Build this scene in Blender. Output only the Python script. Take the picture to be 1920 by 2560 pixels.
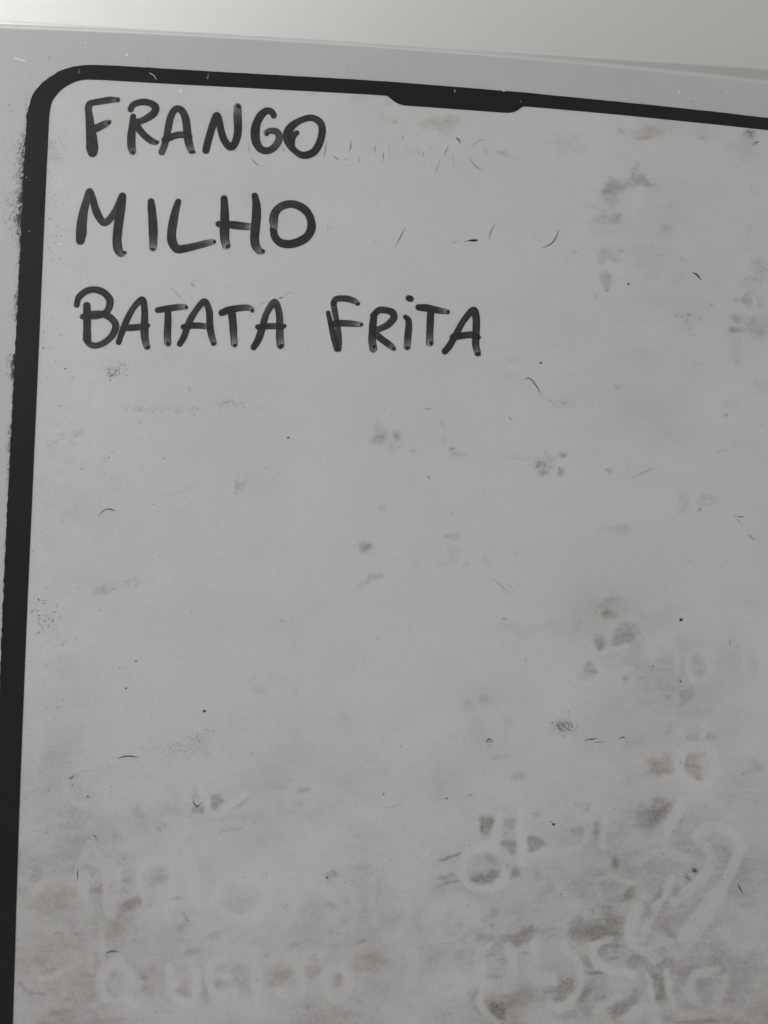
import bpy, math
import numpy as np
from mathutils import Matrix, Vector, geometry

for o in list(bpy.data.objects):
    bpy.data.objects.remove(o)
scene = bpy.context.scene
COL = scene.collection

# ------------------------------------------------------------------ camera
DIST, CAM_Z, FPX = 0.52, 1.42, 1921.0          # metres to the door, eye height, focal length in photo pixels (1920 wide)
YAW, PITCH, ROLL = math.radians(9.468), math.radians(10.0), math.radians(-2.356)
F = np.array([math.sin(YAW) * math.cos(PITCH), math.cos(YAW) * math.cos(PITCH), math.sin(PITCH)])
R0 = np.cross(F, [0, 0, 1]); R0 /= np.linalg.norm(R0)
U0 = np.cross(R0, F)
RT = R0 * math.cos(ROLL) + U0 * math.sin(ROLL)
UP = U0 * math.cos(ROLL) - R0 * math.sin(ROLL)
CAM = np.array([0.0, -DIST, CAM_Z])
cd = bpy.data.cameras.new('camera')
cam = bpy.data.objects.new('camera', cd); COL.objects.link(cam)
cam.matrix_world = Matrix(((RT[0], UP[0], -F[0], CAM[0]), (RT[1], UP[1], -F[1], CAM[1]), (RT[2], UP[2], -F[2], CAM[2]), (0, 0, 0, 1)))
cd.sensor_fit = 'HORIZONTAL'; cd.sensor_width = 36.0; cd.lens = 36.0 * FPX / 1920.0
cd.clip_start = 0.02; cd.clip_end = 50
cd.dof.use_dof = True; cd.dof.focus_distance = 0.56; cd.dof.aperture_fstop = 12.0
scene.camera = cam

# ------------------------------------------------------------------ light
W = bpy.data.worlds.new('World'); scene.world = W; W.use_nodes = True
bg = W.node_tree.nodes['Background']
bg.inputs['Color'].default_value = (0.955, 0.965, 0.975, 1); bg.inputs['Strength'].default_value = 0.55
scene.view_settings.view_transform = 'Standard'; scene.view_settings.look = 'None'
scene.view_settings.exposure = 0.34; scene.view_settings.gamma = 1.0
scene.view_settings.use_curve_mapping = False

def lamp(name, kind, loc, energy, color, **kw):
    l = bpy.data.lights.new(name, kind); l.energy = energy; l.color = color
    o = bpy.data.objects.new(name, l); COL.objects.link(o); o.location = loc
    tgt = kw.pop('target', None)
    for k, v in kw.items(): setattr(l, k, v)
    if tgt is not None:
        o.rotation_euler = (Vector(tgt) - Vector(loc)).to_track_quat('-Z', 'Y').to_euler()
    return o
# added area fill, unseen, grading the door front downwards, and a bulb near the wall on the side of the bright corner
lamp('front_fill_light', 'AREA', (-1.1, -0.8, 2.36), 6.6, (1.0, 0.985, 0.97), shape='RECTANGLE', size=0.9, size_y=0.3, target=(0.0, 0, 1.6))
lamp('bulb_light', 'POINT', (-0.98, 0.01, 2.38), 38.0, (0.98, 0.98, 1.0), shadow_soft_size=0.10)

# ------------------------------------------------------------------ helpers
def px2panel(px, py):
    """photo pixel -> (x, z) on the door's front plane y = 0"""
    px = np.asarray(px, float); py = np.asarray(py, float)
    v = F[:, None] * FPX + RT[:, None] * (px.ravel() - 960) - UP[:, None] * (py.ravel() - 1280)
    t = DIST / v[1]
    return v[0] * t + CAM[0], v[2] * t + CAM[2]
def panel2px(x, z):
    d = np.stack([x - CAM[0], np.full_like(x, DIST), z - CAM[2]])
    w = F @ d
    return 960 + FPX * (RT @ d) / w, 1280 - FPX * (UP @ d) / w

def catmull(pts, k=8):
    p = [np.array(q, float) for q in pts]; p = [2 * p[0] - p[1]] + p + [2 * p[-1] - p[-2]]; out = []
    for i in range(1, len(p) - 2):
        for j in range(k):
            t = j / k
            out.append(0.5 * (2 * p[i] + (p[i + 1] - p[i - 1]) * t + (2 * p[i - 1] - 5 * p[i] + 4 * p[i + 1] - p[i + 2]) * t * t + (3 * p[i] - p[i - 1] - 3 * p[i + 1] + p[i + 2]) * t ** 3))
    out.append(p[-2]); return np.array(out)
def link(name, me, mat, parent=None, smooth=False):
    o = bpy.data.objects.new(name, me); COL.objects.link(o)
    if mat is not None: me.materials.append(mat)
    if parent is not None: o.parent = parent
    if smooth: me.polygons.foreach_set('use_smooth', np.ones(len(me.polygons), bool))
    return o
def mesh(name, verts, faces):
    me = bpy.data.meshes.new(name); me.from_pydata([tuple(map(float, v)) for v in verts], [], faces); me.update()
    return me
def empty(name, loc, label=None, cat=None, parent=None):
    o = bpy.data.objects.new(name, None); COL.objects.link(o); o.location = loc
    if label: o['label'] = label
    if cat: o['category'] = cat
    if parent is not None: o.parent = parent
    return o

def mat(name, color, rough=0.5, spec=0.5):
    m = bpy.data.materials.new(name); m.use_nodes = True
    b = m.node_tree.nodes['Principled BSDF']
    b.inputs['Base Color'].default_value = (*color, 1); b.inputs['Roughness'].default_value = rough
    b.inputs['Specular IOR Level'].default_value = spec
    return m, m.node_tree, b
def N(nt, t, **kw):
    n = nt.nodes.new(t)
    for k, v in kw.items():
        if k in n.inputs: n.inputs[k].default_value = v
        else: setattr(n, k, v)
    return n
def noise(nt, scale, detail=3.0, rough=0.55, vec=None):
    n = N(nt, 'ShaderNodeTexNoise'); n.inputs['Scale'].default_value = scale
    n.inputs['Detail'].default_value = detail; n.inputs['Roughness'].default_value = rough
    if vec is not None: nt.links.new(vec, n.inputs['Vector'])
    return n
def objco(nt):
    return N(nt, 'ShaderNodeTexCoord').outputs['Object']
def bump(nt, b, h, strength, dist):
    bp = N(nt, 'ShaderNodeBump'); bp.inputs['Strength'].default_value = strength; bp.inputs['Distance'].default_value = dist
    nt.links.new(h, bp.inputs['Height']); nt.links.new(bp.outputs['Normal'], b.inputs['Normal'])
def ramp(nt, fac, stops):
    r = N(nt, 'ShaderNodeValToRGB'); e = r.color_ramp.elements
    while len(e) < len(stops): e.new(0.5)
    for q, (p, c) in zip(e, stops): q.position = p; q.color = (*c, 1)
    nt.links.new(fac, r.inputs['Fac']); return r.outputs['Color']

# enamelled steel: faint cloudiness, orange peel
M_ENAMEL, nt, b = mat('white_enamel', (0.68, 0.70, 0.72), 0.30, 0.5)
co = objco(nt)
c = ramp(nt, noise(nt, 9, 4, 0.6, co).outputs['Fac'], [(0.3, (0.375, 0.382, 0.386)), (0.7, (0.400, 0.407, 0.412))])
nt.links.new(c, b.inputs['Base Color'])
bump(nt, b, noise(nt, 420, 2, 0.5, co).outputs['Fac'], 0.05, 0.0006)

# writing film: grime and pink stains come from vertex attributes (old wiped marker, with light falloff painted in low down), grain from noise
M_FILM, nt, b = mat('whiteboard_film', (0.7, 0.7, 0.68), 0.36, 0.45)
co = objco(nt)
g = N(nt, 'ShaderNodeAttribute', attribute_name='grime_shade'); p = N(nt, 'ShaderNodeAttribute', attribute_name='pink')
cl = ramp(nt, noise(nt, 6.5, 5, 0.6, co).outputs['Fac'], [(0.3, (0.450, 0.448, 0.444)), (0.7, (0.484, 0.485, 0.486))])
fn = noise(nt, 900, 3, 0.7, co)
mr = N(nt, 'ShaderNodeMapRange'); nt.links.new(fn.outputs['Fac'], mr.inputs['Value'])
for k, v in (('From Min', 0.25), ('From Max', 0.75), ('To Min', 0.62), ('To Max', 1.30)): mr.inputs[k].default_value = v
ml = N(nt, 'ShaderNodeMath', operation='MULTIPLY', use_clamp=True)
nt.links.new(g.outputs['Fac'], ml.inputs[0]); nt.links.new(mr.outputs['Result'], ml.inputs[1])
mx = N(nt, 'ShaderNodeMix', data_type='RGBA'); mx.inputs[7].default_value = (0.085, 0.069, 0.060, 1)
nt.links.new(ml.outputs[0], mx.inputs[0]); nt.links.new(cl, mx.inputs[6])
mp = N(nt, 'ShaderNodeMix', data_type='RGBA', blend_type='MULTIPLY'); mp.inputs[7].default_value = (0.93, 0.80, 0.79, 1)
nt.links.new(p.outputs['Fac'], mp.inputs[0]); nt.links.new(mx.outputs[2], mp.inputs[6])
gr = N(nt, 'ShaderNodeMapRange'); nt.links.new(noise(nt, 330, 4, 0.75, co).outputs['Fac'], gr.inputs['Value'])
for k, v in (('From Min', 0.25), ('From Max', 0.75), ('To Min', 0.955), ('To Max', 1.045)): gr.inputs[k].default_value = v
vm = N(nt, 'ShaderNodeVectorMath', operation='SCALE'); nt.links.new(mp.outputs[2], vm.inputs[0]); nt.links.new(gr.outputs['Result'], vm.inputs['Scale'])
nt.links.new(vm.outputs['Vector'], b.inputs['Base Color'])
bump(nt, b, noise(nt, 260, 2, 0.5, co).outputs['Fac'], 0.05, 0.0005)

# black printed border
M_BORDER, nt, b = mat('black_vinyl', (0.012, 0.0125, 0.016), 0.42, 0.20)
co = objco(nt)
d = ramp(nt, noise(nt, 700, 2, 0.7, co).outputs['Fac'], [(0.0, (0.0046, 0.0050, 0.0072)), (0.70, (0.0058, 0.0062, 0.0088)), (0.80, (0.03, 0.03, 0.036))])
nt.links.new(d, b.inputs['Base Color'])
rr = N(nt, 'ShaderNodeMapRange'); nt.links.new(noise(nt, 14, 4, 0.6, co).outputs['Fac'], rr.inputs['Value'])
for k, v in (('From Min', 0.3), ('From Max', 0.7), ('To Min', 0.36), ('To Max', 0.5)): rr.inputs[k].default_value = v
nt.links.new(rr.outputs['Result'], b.inputs['Roughness'])

def ink_mat(name, color, rough):
    m, nt, b = mat(name, color, rough, 0.35)
    a = N(nt, 'ShaderNodeAttribute', attribute_name='ink')
    nt.links.new(a.outputs['Fac'], b.inputs['Alpha'])
    return m
M_INK = ink_mat('dry_marker_ink', (0.012, 0.012, 0.0125), 0.5)
M_SCRATCH = ink_mat('pale_scratch', (0.9, 0.91, 0.93), 0.4)

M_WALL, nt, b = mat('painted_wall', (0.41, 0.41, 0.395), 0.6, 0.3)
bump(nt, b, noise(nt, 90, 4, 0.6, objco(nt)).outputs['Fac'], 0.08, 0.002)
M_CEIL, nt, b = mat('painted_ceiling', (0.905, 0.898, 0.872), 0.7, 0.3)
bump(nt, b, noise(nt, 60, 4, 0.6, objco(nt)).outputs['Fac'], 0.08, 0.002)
M_FLOOR, nt, b = mat('floor_tile', (0.42, 0.40, 0.37), 0.4, 0.4)
nt.links.new(ramp(nt, noise(nt, 3, 4, 0.6, objco(nt)).outputs['Fac'], [(0.3, (0.64, 0.62, 0.58)), (0.7, (0.72, 0.70, 0.66))]), b.inputs['Base Color'])

rng = np.random.default_rng(7)

# ------------------------------------------------------------------ wall and ceiling (their junction shows above the door)
# the junction line runs through two photo points; the wall stands behind the cabinet
WALL_Y = 0.66
def ray(px, py): return F * FPX + RT * (px - 960) - UP * (py - 1280)
def at_y(px, py, y):
    v = ray(px, py); return CAM + v * ((y - CAM[1]) / v[1])
qa = at_y(1770, 165, WALL_Y); CEIL_Z = qa[2]
v = ray(1480, 146.5); qb = CAM + v * ((CEIL_Z - CAM[2]) / v[2])
dirw = (qb - qa)[:2]; dirw /= np.linalg.norm(dirw); dirw *= np.sign(dirw[0])
nrm = np.array([dirw[1], -dirw[0]])            # towards the room
COVE = 0.0012
prof = [(0.0, -0.02), (0.0, 1.0), (0.0, CEIL_Z - COVE * 1.6), (0.0, CEIL_Z - COVE)]
for i in range(1, 8):
    a = i / 8 * math.pi / 2
    prof.append((COVE - COVE * math.cos(a), CEIL_Z - COVE + COVE * math.sin(a)))
wall_v, wall_f = [], []
for s in (-2.6, 2.6):
    for d_, z in prof:
        q = qa[:2] + dirw * s + nrm * d_
        wall_v.append((q[0], q[1], z))
n = len(prof)
wall_f = [(i, i + 1, n + i + 1, n + i) for i in range(n - 1)]
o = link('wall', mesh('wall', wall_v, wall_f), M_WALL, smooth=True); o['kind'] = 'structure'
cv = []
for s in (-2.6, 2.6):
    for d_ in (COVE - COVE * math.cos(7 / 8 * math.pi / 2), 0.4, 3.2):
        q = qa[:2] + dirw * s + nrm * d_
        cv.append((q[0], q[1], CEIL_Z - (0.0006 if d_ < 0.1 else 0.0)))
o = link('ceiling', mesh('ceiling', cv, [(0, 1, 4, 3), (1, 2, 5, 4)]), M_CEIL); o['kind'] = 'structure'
fv = []
for s in (-2.6, 2.6):
    for d_ in (0.0, 3.2):
        q = qa[:2] + dirw * s + nrm * d_
        fv.append((q[0], q[1], 0.0))
o = link('floor', mesh('floor', fv, [(0, 1, 3, 2)]), M_FLOOR); o['kind'] = 'structure'

# ------------------------------------------------------------------ the appliance: cabinet and door with a rolled double top edge
edge_px = [(0, 66), (108, 68.5), (300, 76), (579, 92), (960, 116), (1300, 143), (1620, 172), (1920, 206)]
ex, ez = px2panel([p[0] for p in edge_px], [p[1] for p in edge_px])
edge_fit = np.polyfit(ex, ez, 3)
X0, X1 = px2panel([-190], [1280])[0][0], px2panel([2750], [1280])[0][0]
XI0, XI1 = ex.min() - 0.02, ex.max() + 0.02
def edge_z(x):
    xc = np.clip(x, XI0, XI1)
    return np.polyval(edge_fit, xc) + (x - xc) * np.polyval(np.polyder(edge_fit), xc) * 0.8
Z0 = 0.08
fridge = empty('refrigerator', (0, 0, 0), 'white enamelled steel refrigerator whose door carries the black-bordered writing sheet', 'refrigerator')
DT = 0.055
# profile of the door's top in (y, height): front skin, first roll, shallow groove, second roll, top, back
r1, r2 = 0.0040, 0.0030
pr = []
for i in range(0, 9):
    a = i / 8 * math.radians(70); pr.append((r1 - r1 * math.cos(a), r1 * math.sin(a) - r1 * 0.6))
gy, gz = pr[-1]
pr.append((gy + 0.0006, gz - 0.0001)); pr.append((gy + 0.0011, gz + 0.0004))
c2y, c2z = gy + 0.0011 + r2 * math.cos(math.radians(28)), gz + 0.0022
for i in range(0, 9):
    a = math.radians(28) + i / 8 * math.radians(62); pr.append((c2y - r2 * math.cos(a), c2z + r2 * math.sin(a)))
topy, topz = pr[-1]
xs = np.linspace(X0, X1, 120)
ez_ = edge_z(xs)
verts, faces = [], []
low = [0.0, 0.5, 0.9, 0.97, 0.993]
for x, zt in zip(xs, ez_):
    h = zt + pr[0][1]
    for t in low: verts.append((x, 0.0, Z0 + (h - 0.0015 - Z0) * t if t < 0.99 else h - 0.0015))
    for y, z in pr: verts.append((x, y, zt + z))
    for y, z in ((topy + 0.004, topz), (DT - 0.004, topz), (DT, topz - 0.004)): verts.append((x, y, zt + z))
    verts.append((x, DT, Z0))
m_ = len(low) + len(pr) + 4
for i in range(len(xs) - 1):
    for j in range(m_ - 1):
        a = i * m_ + j; faces.append((a, a + m_, a + m_ + 1, a + 1))
    faces.append((i * m_ + m_ - 1, (i + 1) * m_ + m_ - 1, (i + 1) * m_, i * m_))
faces.append(tuple(range(m_))); faces.append(tuple(reversed([(len(xs) - 1) * m_ + j for j in range(m_)])))
door_me = mesh('door', verts, faces)
door = link('door', door_me, M_ENAMEL, fridge, smooth=True)
for pl in list(door_me.polygons)[-2:]: pl.use_smooth = False
for k, pl in enumerate(list(door_me.polygons)[:-2]):
    if k % m_ == m_ - 1: pl.use_smooth = False
# cabinet behind the door: a box with bevelled edges
zc = float(ez_.min()) - 0.03
def box(name, lo, hi, bev, material, parent):
    import bmesh
    bm = bmesh.new(); bmesh.ops.create_cube(bm, size=1)
    for v_ in bm.verts:
        v_.co = Vector([lo[k] if v_.co[k] < 0 else hi[k] for k in range(3)])
    bmesh.ops.bevel(bm, geom=list(bm.edges), offset=bev, segments=3, affect='EDGES', profile=0.5)
    me = bpy.data.meshes.new(name); bm.to_mesh(me); bm.free()
    return link(name, me, material, parent)
box('cabinet', (X0 + 0.004, DT + 0.012, 0.04), (X1 - 0.004, 0.56, zc), 0.006, M_ENAMEL, fridge)
M_GASKET, nt, b = mat('grey_gasket', (0.35, 0.35, 0.36), 0.6, 0.3)
box('gasket', (X0 + 0.015, DT - 0.002, 0.11), (X1 - 0.015, DT + 0.014, zc - 0.02), 0.003, M_GASKET, fridge)
M_FOOT, nt, b = mat('foot_plastic', (0.03, 0.03, 0.03), 0.6, 0.3)
for fx in (X0 + 0.07, X1 - 0.07):
    for fy in (0.12, 0.5):
        box('foot', (fx - 0.02, fy - 0.02, 0.0), (fx + 0.02, fy + 0.02, 0.045), 0.004, M_FOOT, fridge)

# ------------------------------------------------------------------ the writing sheet: outline in photo points, continued past the frame
out_left = [(-30, 2560), (-12, 2060), (4, 1600), (22, 1200), (47, 700), (57, 480)]
out_corner = [(67, 300), (68.7, 284), (72.3, 266), (77.8, 247.7), (87, 230.5), (101, 213), (117.5, 199), (135.6, 187), (153.7, 178), (173.6, 171), (199, 166), (231, 163.6)]
out_top = [(300, 166), (405, 172.4), (579, 182.5), (760, 192.5), (960, 204.5), (1140, 218.5)]
in_left = [(33, 2560), (48, 2060), (65.5, 1600), (83, 1200), (105, 700), (114.5, 480)]
in_corner = [(123, 300), (124.4, 286), (126.6, 269), (132, 253), (143, 237), (157, 223), (173.6, 212.5), (195, 203.4), (217, 200), (253, 201)]
in_top = [(300, 203.4), (405, 209.5), (579, 218.7), (810, 231), (900, 235.8), (967.8, 240.3), (972, 244), (978, 249), (984, 253.5), (990, 257.5), (996, 260.5), (1002, 262.6), (1008, 264), (1014.5, 264.8), (1080, 269.5), (1140, 273.9)]
out_rt = [(1307, 232), (1539, 254.8), (1620, 262.7), (1801, 282), (1920, 296)]
in_rt = [(1200, 278.2), (1255, 282.4), (1267.7, 282.9), (1275, 282.6), (1282.8, 281.3), (1289, 279), (1294.8, 275.8), (1300, 272), (1305, 268.6), (1310.5, 266.8), (1400, 274.3), (1539, 287), (1620, 295), (1801, 313.4), (1920, 326.4)]
def P2(pts):
    x, z = px2panel([p[0] for p in pts], [p[1] for p in pts]); return np.stack([x, z], 1)
def close_outline(left, corner, top, right_top, xr, rad, zb):
    """left, corner, top and right_top in panel metres; adds the right side and the bottom that the frame cuts off"""
    L = P2(left); C_ = P2(corner); T = np.concatenate([P2(top), P2(right_top)])
    d_ = T[-1] - T[-2]; sl = d_[1] / d_[0]
    pts = [np.array([L[0, 0] + rad, zb])]
    for i in range(1, 7):
        a = i / 7 * math.pi / 2
        pts.append(np.array([L[0, 0] + rad - rad * math.sin(a), zb + rad - rad * math.cos(a)]))
    k_ = len(top) if len(top) < 8 else 5
    pts += list(catmull(np.concatenate([L, C_, T[:k_]]), 4)) + list(T[k_:])
    e = np.array([xr - rad, T[-1, 1] + sl * (xr - rad - T[-1, 0])]); pts.append(e)
    for i in range(1, 8):
        a = i / 7 * math.pi / 2
        pts.append(np.array([xr - rad + rad * math.sin(a), e[1] - rad + rad * math.cos(a)]))
    for i in range(0, 8):
        a = i / 7 * math.pi / 2
        pts.append(np.array([xr - rad + rad * math.cos(a), zb + rad - rad * math.sin(a)]))
    return np.array(pts)
XR = px2panel([2560], [900])[0][0]; ZB = px2panel([900], [3150])[1][0]
outer = close_outline(out_left, out_corner, out_top, out_rt, XR, 0.033, ZB)
inner = close_outline(in_left, in_corner, in_top, in_rt, XR - 0.0135, 0.021, ZB + 0.0125)
def resample(p, step):
    q = np.concatenate([p, p[:1]]); out = []
    for a, c_ in zip(q[:-1], q[1:]):
        k = max(1, int(np.linalg.norm(c_ - a) / step))
        for i in range(k): out.append(a + (c_ - a) * i / k)
    return np.array(out)
outer_s = resample(outer, 0.0011)
# ragged cut of the outer edge
w_ = rng.normal(0, 1, len(outer_s)); w_ = np.convolve(np.concatenate([w_[-1:], w_, w_[:1]]), [0.3, 0.4, 0.3], 'valid')
tn = np.roll(outer_s, -1, 0) - np.roll(outer_s, 1, 0); tn /= np.linalg.norm(tn, axis=1)[:, None] + 1e-9
amp = np.where(outer_s[:, 0] < inner[:, 0].min() + 0.02, 0.00030, 0.00010)
outer_s = outer_s + np.stack([-tn[:, 1], tn[:, 0]], 1) * (w_ * amp)[:, None]
inner_s = resample(inner, 0.004)

sheet = empty('whiteboard_sheet', (0, 0, 0), 'white dry-erase sheet with thick black rounded border and handwritten food words, stuck on the door', 'whiteboard')
YB, YF, YI = -0.0006, -0.00035, -0.00045
polys = [[Vector((p[0], p[1], 0)) for p in outer_s], [Vector((p[0], p[1], 0)) for p in inner_s]]
tris = geometry.tessellate_polygon(polys)
allp = np.concatenate([outer_s, inner_s])
no, ni = len(outer_s), len(inner_s)
bv = [(p[0], YB, p[1]) for p in allp] + [(p[0], 0.0, p[1]) for p in allp]
def tri_fix(t):
    a, b_, c_ = (allp[i] for i in t)
    cr = (b_[0] - a[0]) * (c_[1] - a[1]) - (b_[1] - a[1]) * (c_[0] - a[0])
    return tuple(t) if cr > 0 else tuple(reversed(t))       # x-z counter-clockwise faces -y
bf = [tri_fix(t) for t in tris]
tot = no + ni
bf += [(i, (i + 1) % no, tot + (i + 1) % no, tot + i) for i in range(no)]
bf += [(no + i, tot + no + i, tot + no + (i + 1) % ni, no + (i + 1) % ni) for i in range(ni)]
link('border', mesh('border', bv, bf), M_BORDER, sheet)['label'] = 'thick black rounded border with a tab at the top'

# ------------------------------------------------------------------ old marker stains and lower shade: painted into arrays in board coordinates (photo pixels / 2)
MARG = 60
HW, HH = (1920 + 2 * MARG) // 2, (2560 + 2 * MARG) // 2
yy, xx = np.mgrid[0:HH, 0:HW].astype(np.float32)
sx, sy = xx * 2 - MARG, yy * 2 - MARG
def vnoise(shape, cx, cy, seed):
    r = np.random.default_rng(seed); gh, gw = int(shape[0] / cy) + 3, int(shape[1] / cx) + 3
    g_ = r.random((gh, gw)).astype(np.float32)
    y = np.arange(shape[0], dtype=np.float32) / cy; x = np.arange(shape[1], dtype=np.float32) / cx
    yi = y.astype(int); xi = x.astype(int); fy = y - yi; fx = x - xi
    fy = (fy * fy * (3 - 2 * fy))[:, None]; fx = (fx * fx * (3 - 2 * fx))[None]
    a = g_[yi][:, xi]; b_ = g_[yi][:, xi + 1]; c_ = g_[yi + 1][:, xi]; d_ = g_[yi + 1][:, xi + 1]
    return (a * (1 - fx) + b_ * fx) * (1 - fy) + (c_ * (1 - fx) + d_ * fx) * fy
S_ = (HH, HW)
nA = (vnoise(S_, 22, 22, 1) + vnoise(S_, 9, 9, 2) * .6 + vnoise(S_, 4, 4, 3) * .4) / 2.0
nB = (vnoise(S_, 18, 18, 4) + vnoise(S_, 7, 7, 5) * .6 + vnoise(S_, 3, 3, 6) * .4) / 2.0
nH = (vnoise(S_, 26, 3, 7) + vnoise(S_, 12, 1.6, 8) * .7) / 1.7
nV = (vnoise(S_, 3, 30, 9) + vnoise(S_, 1.8, 14, 10) * .7) / 1.7
nS = vnoise(S_, 1.7, 1.7, 11)
nL = (vnoise(S_, 110, 110, 12) + vnoise(S_, 45, 45, 13) * .6 + vnoise(S_, 20, 14, 14) * .35) / 1.95
nM = (vnoise(S_, 60, 30, 21) + vnoise(S_, 16, 9, 22) * .6 + vnoise(S_, 5, 3, 23) * .5) / 2.1
wx = sx + (nA - .5) * 60 + (nM - .5) * 40; wy = sy + (nB - .5) * 60 + (vnoise(S_, 34, 34, 31) - .5) * 34          # warped coordinates give ragged outlines
WP = np.zeros(S_, np.float32)
D = np.zeros(S_, np.float32); PK = np.zeros(S_, np.float32)
def win(x0, x1, y0, y1):
    a = lambda q, m: int(min(max((q + MARG) / 2, 0), m))
    return slice(a(y0, HH), a(y1, HH)), slice(a(x0, HW), a(x1, HW))
def sstep(t): t = np.clip(t, 0, 1); return t * t * (3 - 2 * t)
def tex(kind, w):
    if kind == 'h': return np.clip(0.1 + 1.8 * (nH[w] - .12), 0, 1.5)
    if kind == 'v': return np.clip(0.1 + 1.8 * (nV[w] - .12), 0, 1.5)
    if kind == 's': return np.clip((nS[w] * nA[w] * 3.2 - .62) * 1.5, 0, 1.3)
    return np.clip(0.10 + 1.75 * (nB[w] * .32 + nM[w] * .28 + nH[w] * .40), .1, 1.6) * (.82 + .36 * nS[w])
def zone(ox, oy, s):
    def blobs(items):
        for it in items:
            x, y, rx, ry, ang, st = it[:6]; kind = it[6] if len(it) > 6 else ''
            hard = 'k' in kind; pk = 'p' in kind
            cx, cy, rx, ry = ox + x / s, oy + y / s, max(rx / s, 3), max(ry / s, 3)
            big = max(rx, ry) * 2.3 + 40; w = win(cx - big, cx + big, cy - big, cy + big)
            a = math.radians(ang); ca, sa = math.cos(a), math.sin(a)
            k_ = 0.3 if min(rx, ry) < 14 else (0.45 if hard else 1.0)
            dx = sx[w] + (wx[w] - sx[w]) * k_ - cx; dy = sy[w] + (wy[w] - sy[w]) * k_ - cy
            u = (dx * ca + dy * sa) / rx; v_ = (-dx * sa + dy * ca) / ry
            rr_ = np.sqrt(u * u + v_ * v_)
            fall = sstep((1.12 - rr_) / 0.22) if hard else sstep((1.45 - rr_) / 1.05)
            if not hard and min(rx, ry) > 9 and 's' not in kind:
                wide = sstep((2.1 - rr_) / 1.5) * np.clip(nM[w] * 1.6 - .35, 0, 1.2)
                D[w] = 1 - (1 - D[w]) * (1 - np.clip(.30 * st * wide, 0, .9))
            tx = tex('h' if 'h' in kind else 'v' if 'v' in kind else 's' if 's' in kind else '', w)
            add = st * fall * tx
            if pk: PK[w] = np.maximum(PK[w], np.clip(add * 1.5, 0, 1)); add = add * 0.75
            D[w] = 1 - (1 - D[w]) * (1 - np.clip(add, 0, .95))
    return blobs
def seg_dist(w, pts, jitter=0.25):
    gx = sx[w] + (wx[w] - sx[w]) * jitter; gy = sy[w] + (wy[w] - sy[w]) * jitter
    best = None
    for (x0, y0), (x1, y1) in zip(pts[:-1], pts[1:]):
        dx, dy = x1 - x0, y1 - y0; L2 = dx * dx + dy * dy + 1e-6
        t = np.clip(((gx - x0) * dx + (gy - y0) * dy) / L2, 0, 1)
        q = np.hypot(gx - x0 - t * dx, gy - y0 - t * dy)
        best = q if best is None else np.minimum(best, q)
    return best
def strokes(ox, oy, s, items, wipe):
    for it in items:
        pts, wd, st = it
        q = [(ox + x / s, oy + y / s) for x, y in (catmull(pts, 4) if len(pts) > 2 else pts)]
        hw = wd / s / 2 * (1.14 if wipe else 1); m = hw + 30
        w = win(min(p[0] for p in q) - m, max(p[0] for p in q) + m, min(p[1] for p in q) - m, max(p[1] for p in q) + m)
        dd = seg_dist(w, q); f_ = sstep((hw * 1.15 - dd) / (hw * (0.55 if wipe else 0.7)))
        if wipe: D[w] *= 1 - .92 * st * f_; PK[w] *= 1 - .8 * st * f_; WP[w] = np.maximum(WP[w], st * f_)
        else: D[w] = 1 - (1 - D[w]) * (1 - np.clip(st * f_ * tex('', w), 0, .95))
def ring(cx, cy, rx, ry, a0=0, a1=360, n=16):
    return [(cx + rx * math.cos(math.radians(a0 + (a1 - a0) * i / n)), cy + ry * math.sin(math.radians(a0 + (a1 - a0) * i / n))) for i in range(n + 1)]

# general haze: dirt thicker low down and at right, plus downward light falloff painted in
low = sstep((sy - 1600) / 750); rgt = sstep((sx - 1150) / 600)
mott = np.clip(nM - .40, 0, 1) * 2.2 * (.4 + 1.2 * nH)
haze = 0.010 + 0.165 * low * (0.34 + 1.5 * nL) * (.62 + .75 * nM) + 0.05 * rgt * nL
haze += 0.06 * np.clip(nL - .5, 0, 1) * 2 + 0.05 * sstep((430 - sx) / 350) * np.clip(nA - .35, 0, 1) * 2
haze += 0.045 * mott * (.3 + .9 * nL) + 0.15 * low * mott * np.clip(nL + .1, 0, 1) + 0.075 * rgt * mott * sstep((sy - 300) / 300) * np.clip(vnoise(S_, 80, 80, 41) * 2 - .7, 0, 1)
PK[:] = 0.17 * sstep((sy - 2050) / 350) * np.clip(nL - .38, 0, 1) * 2.5 + 0.10 * sstep((430 - sy) / 150) * nL

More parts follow.
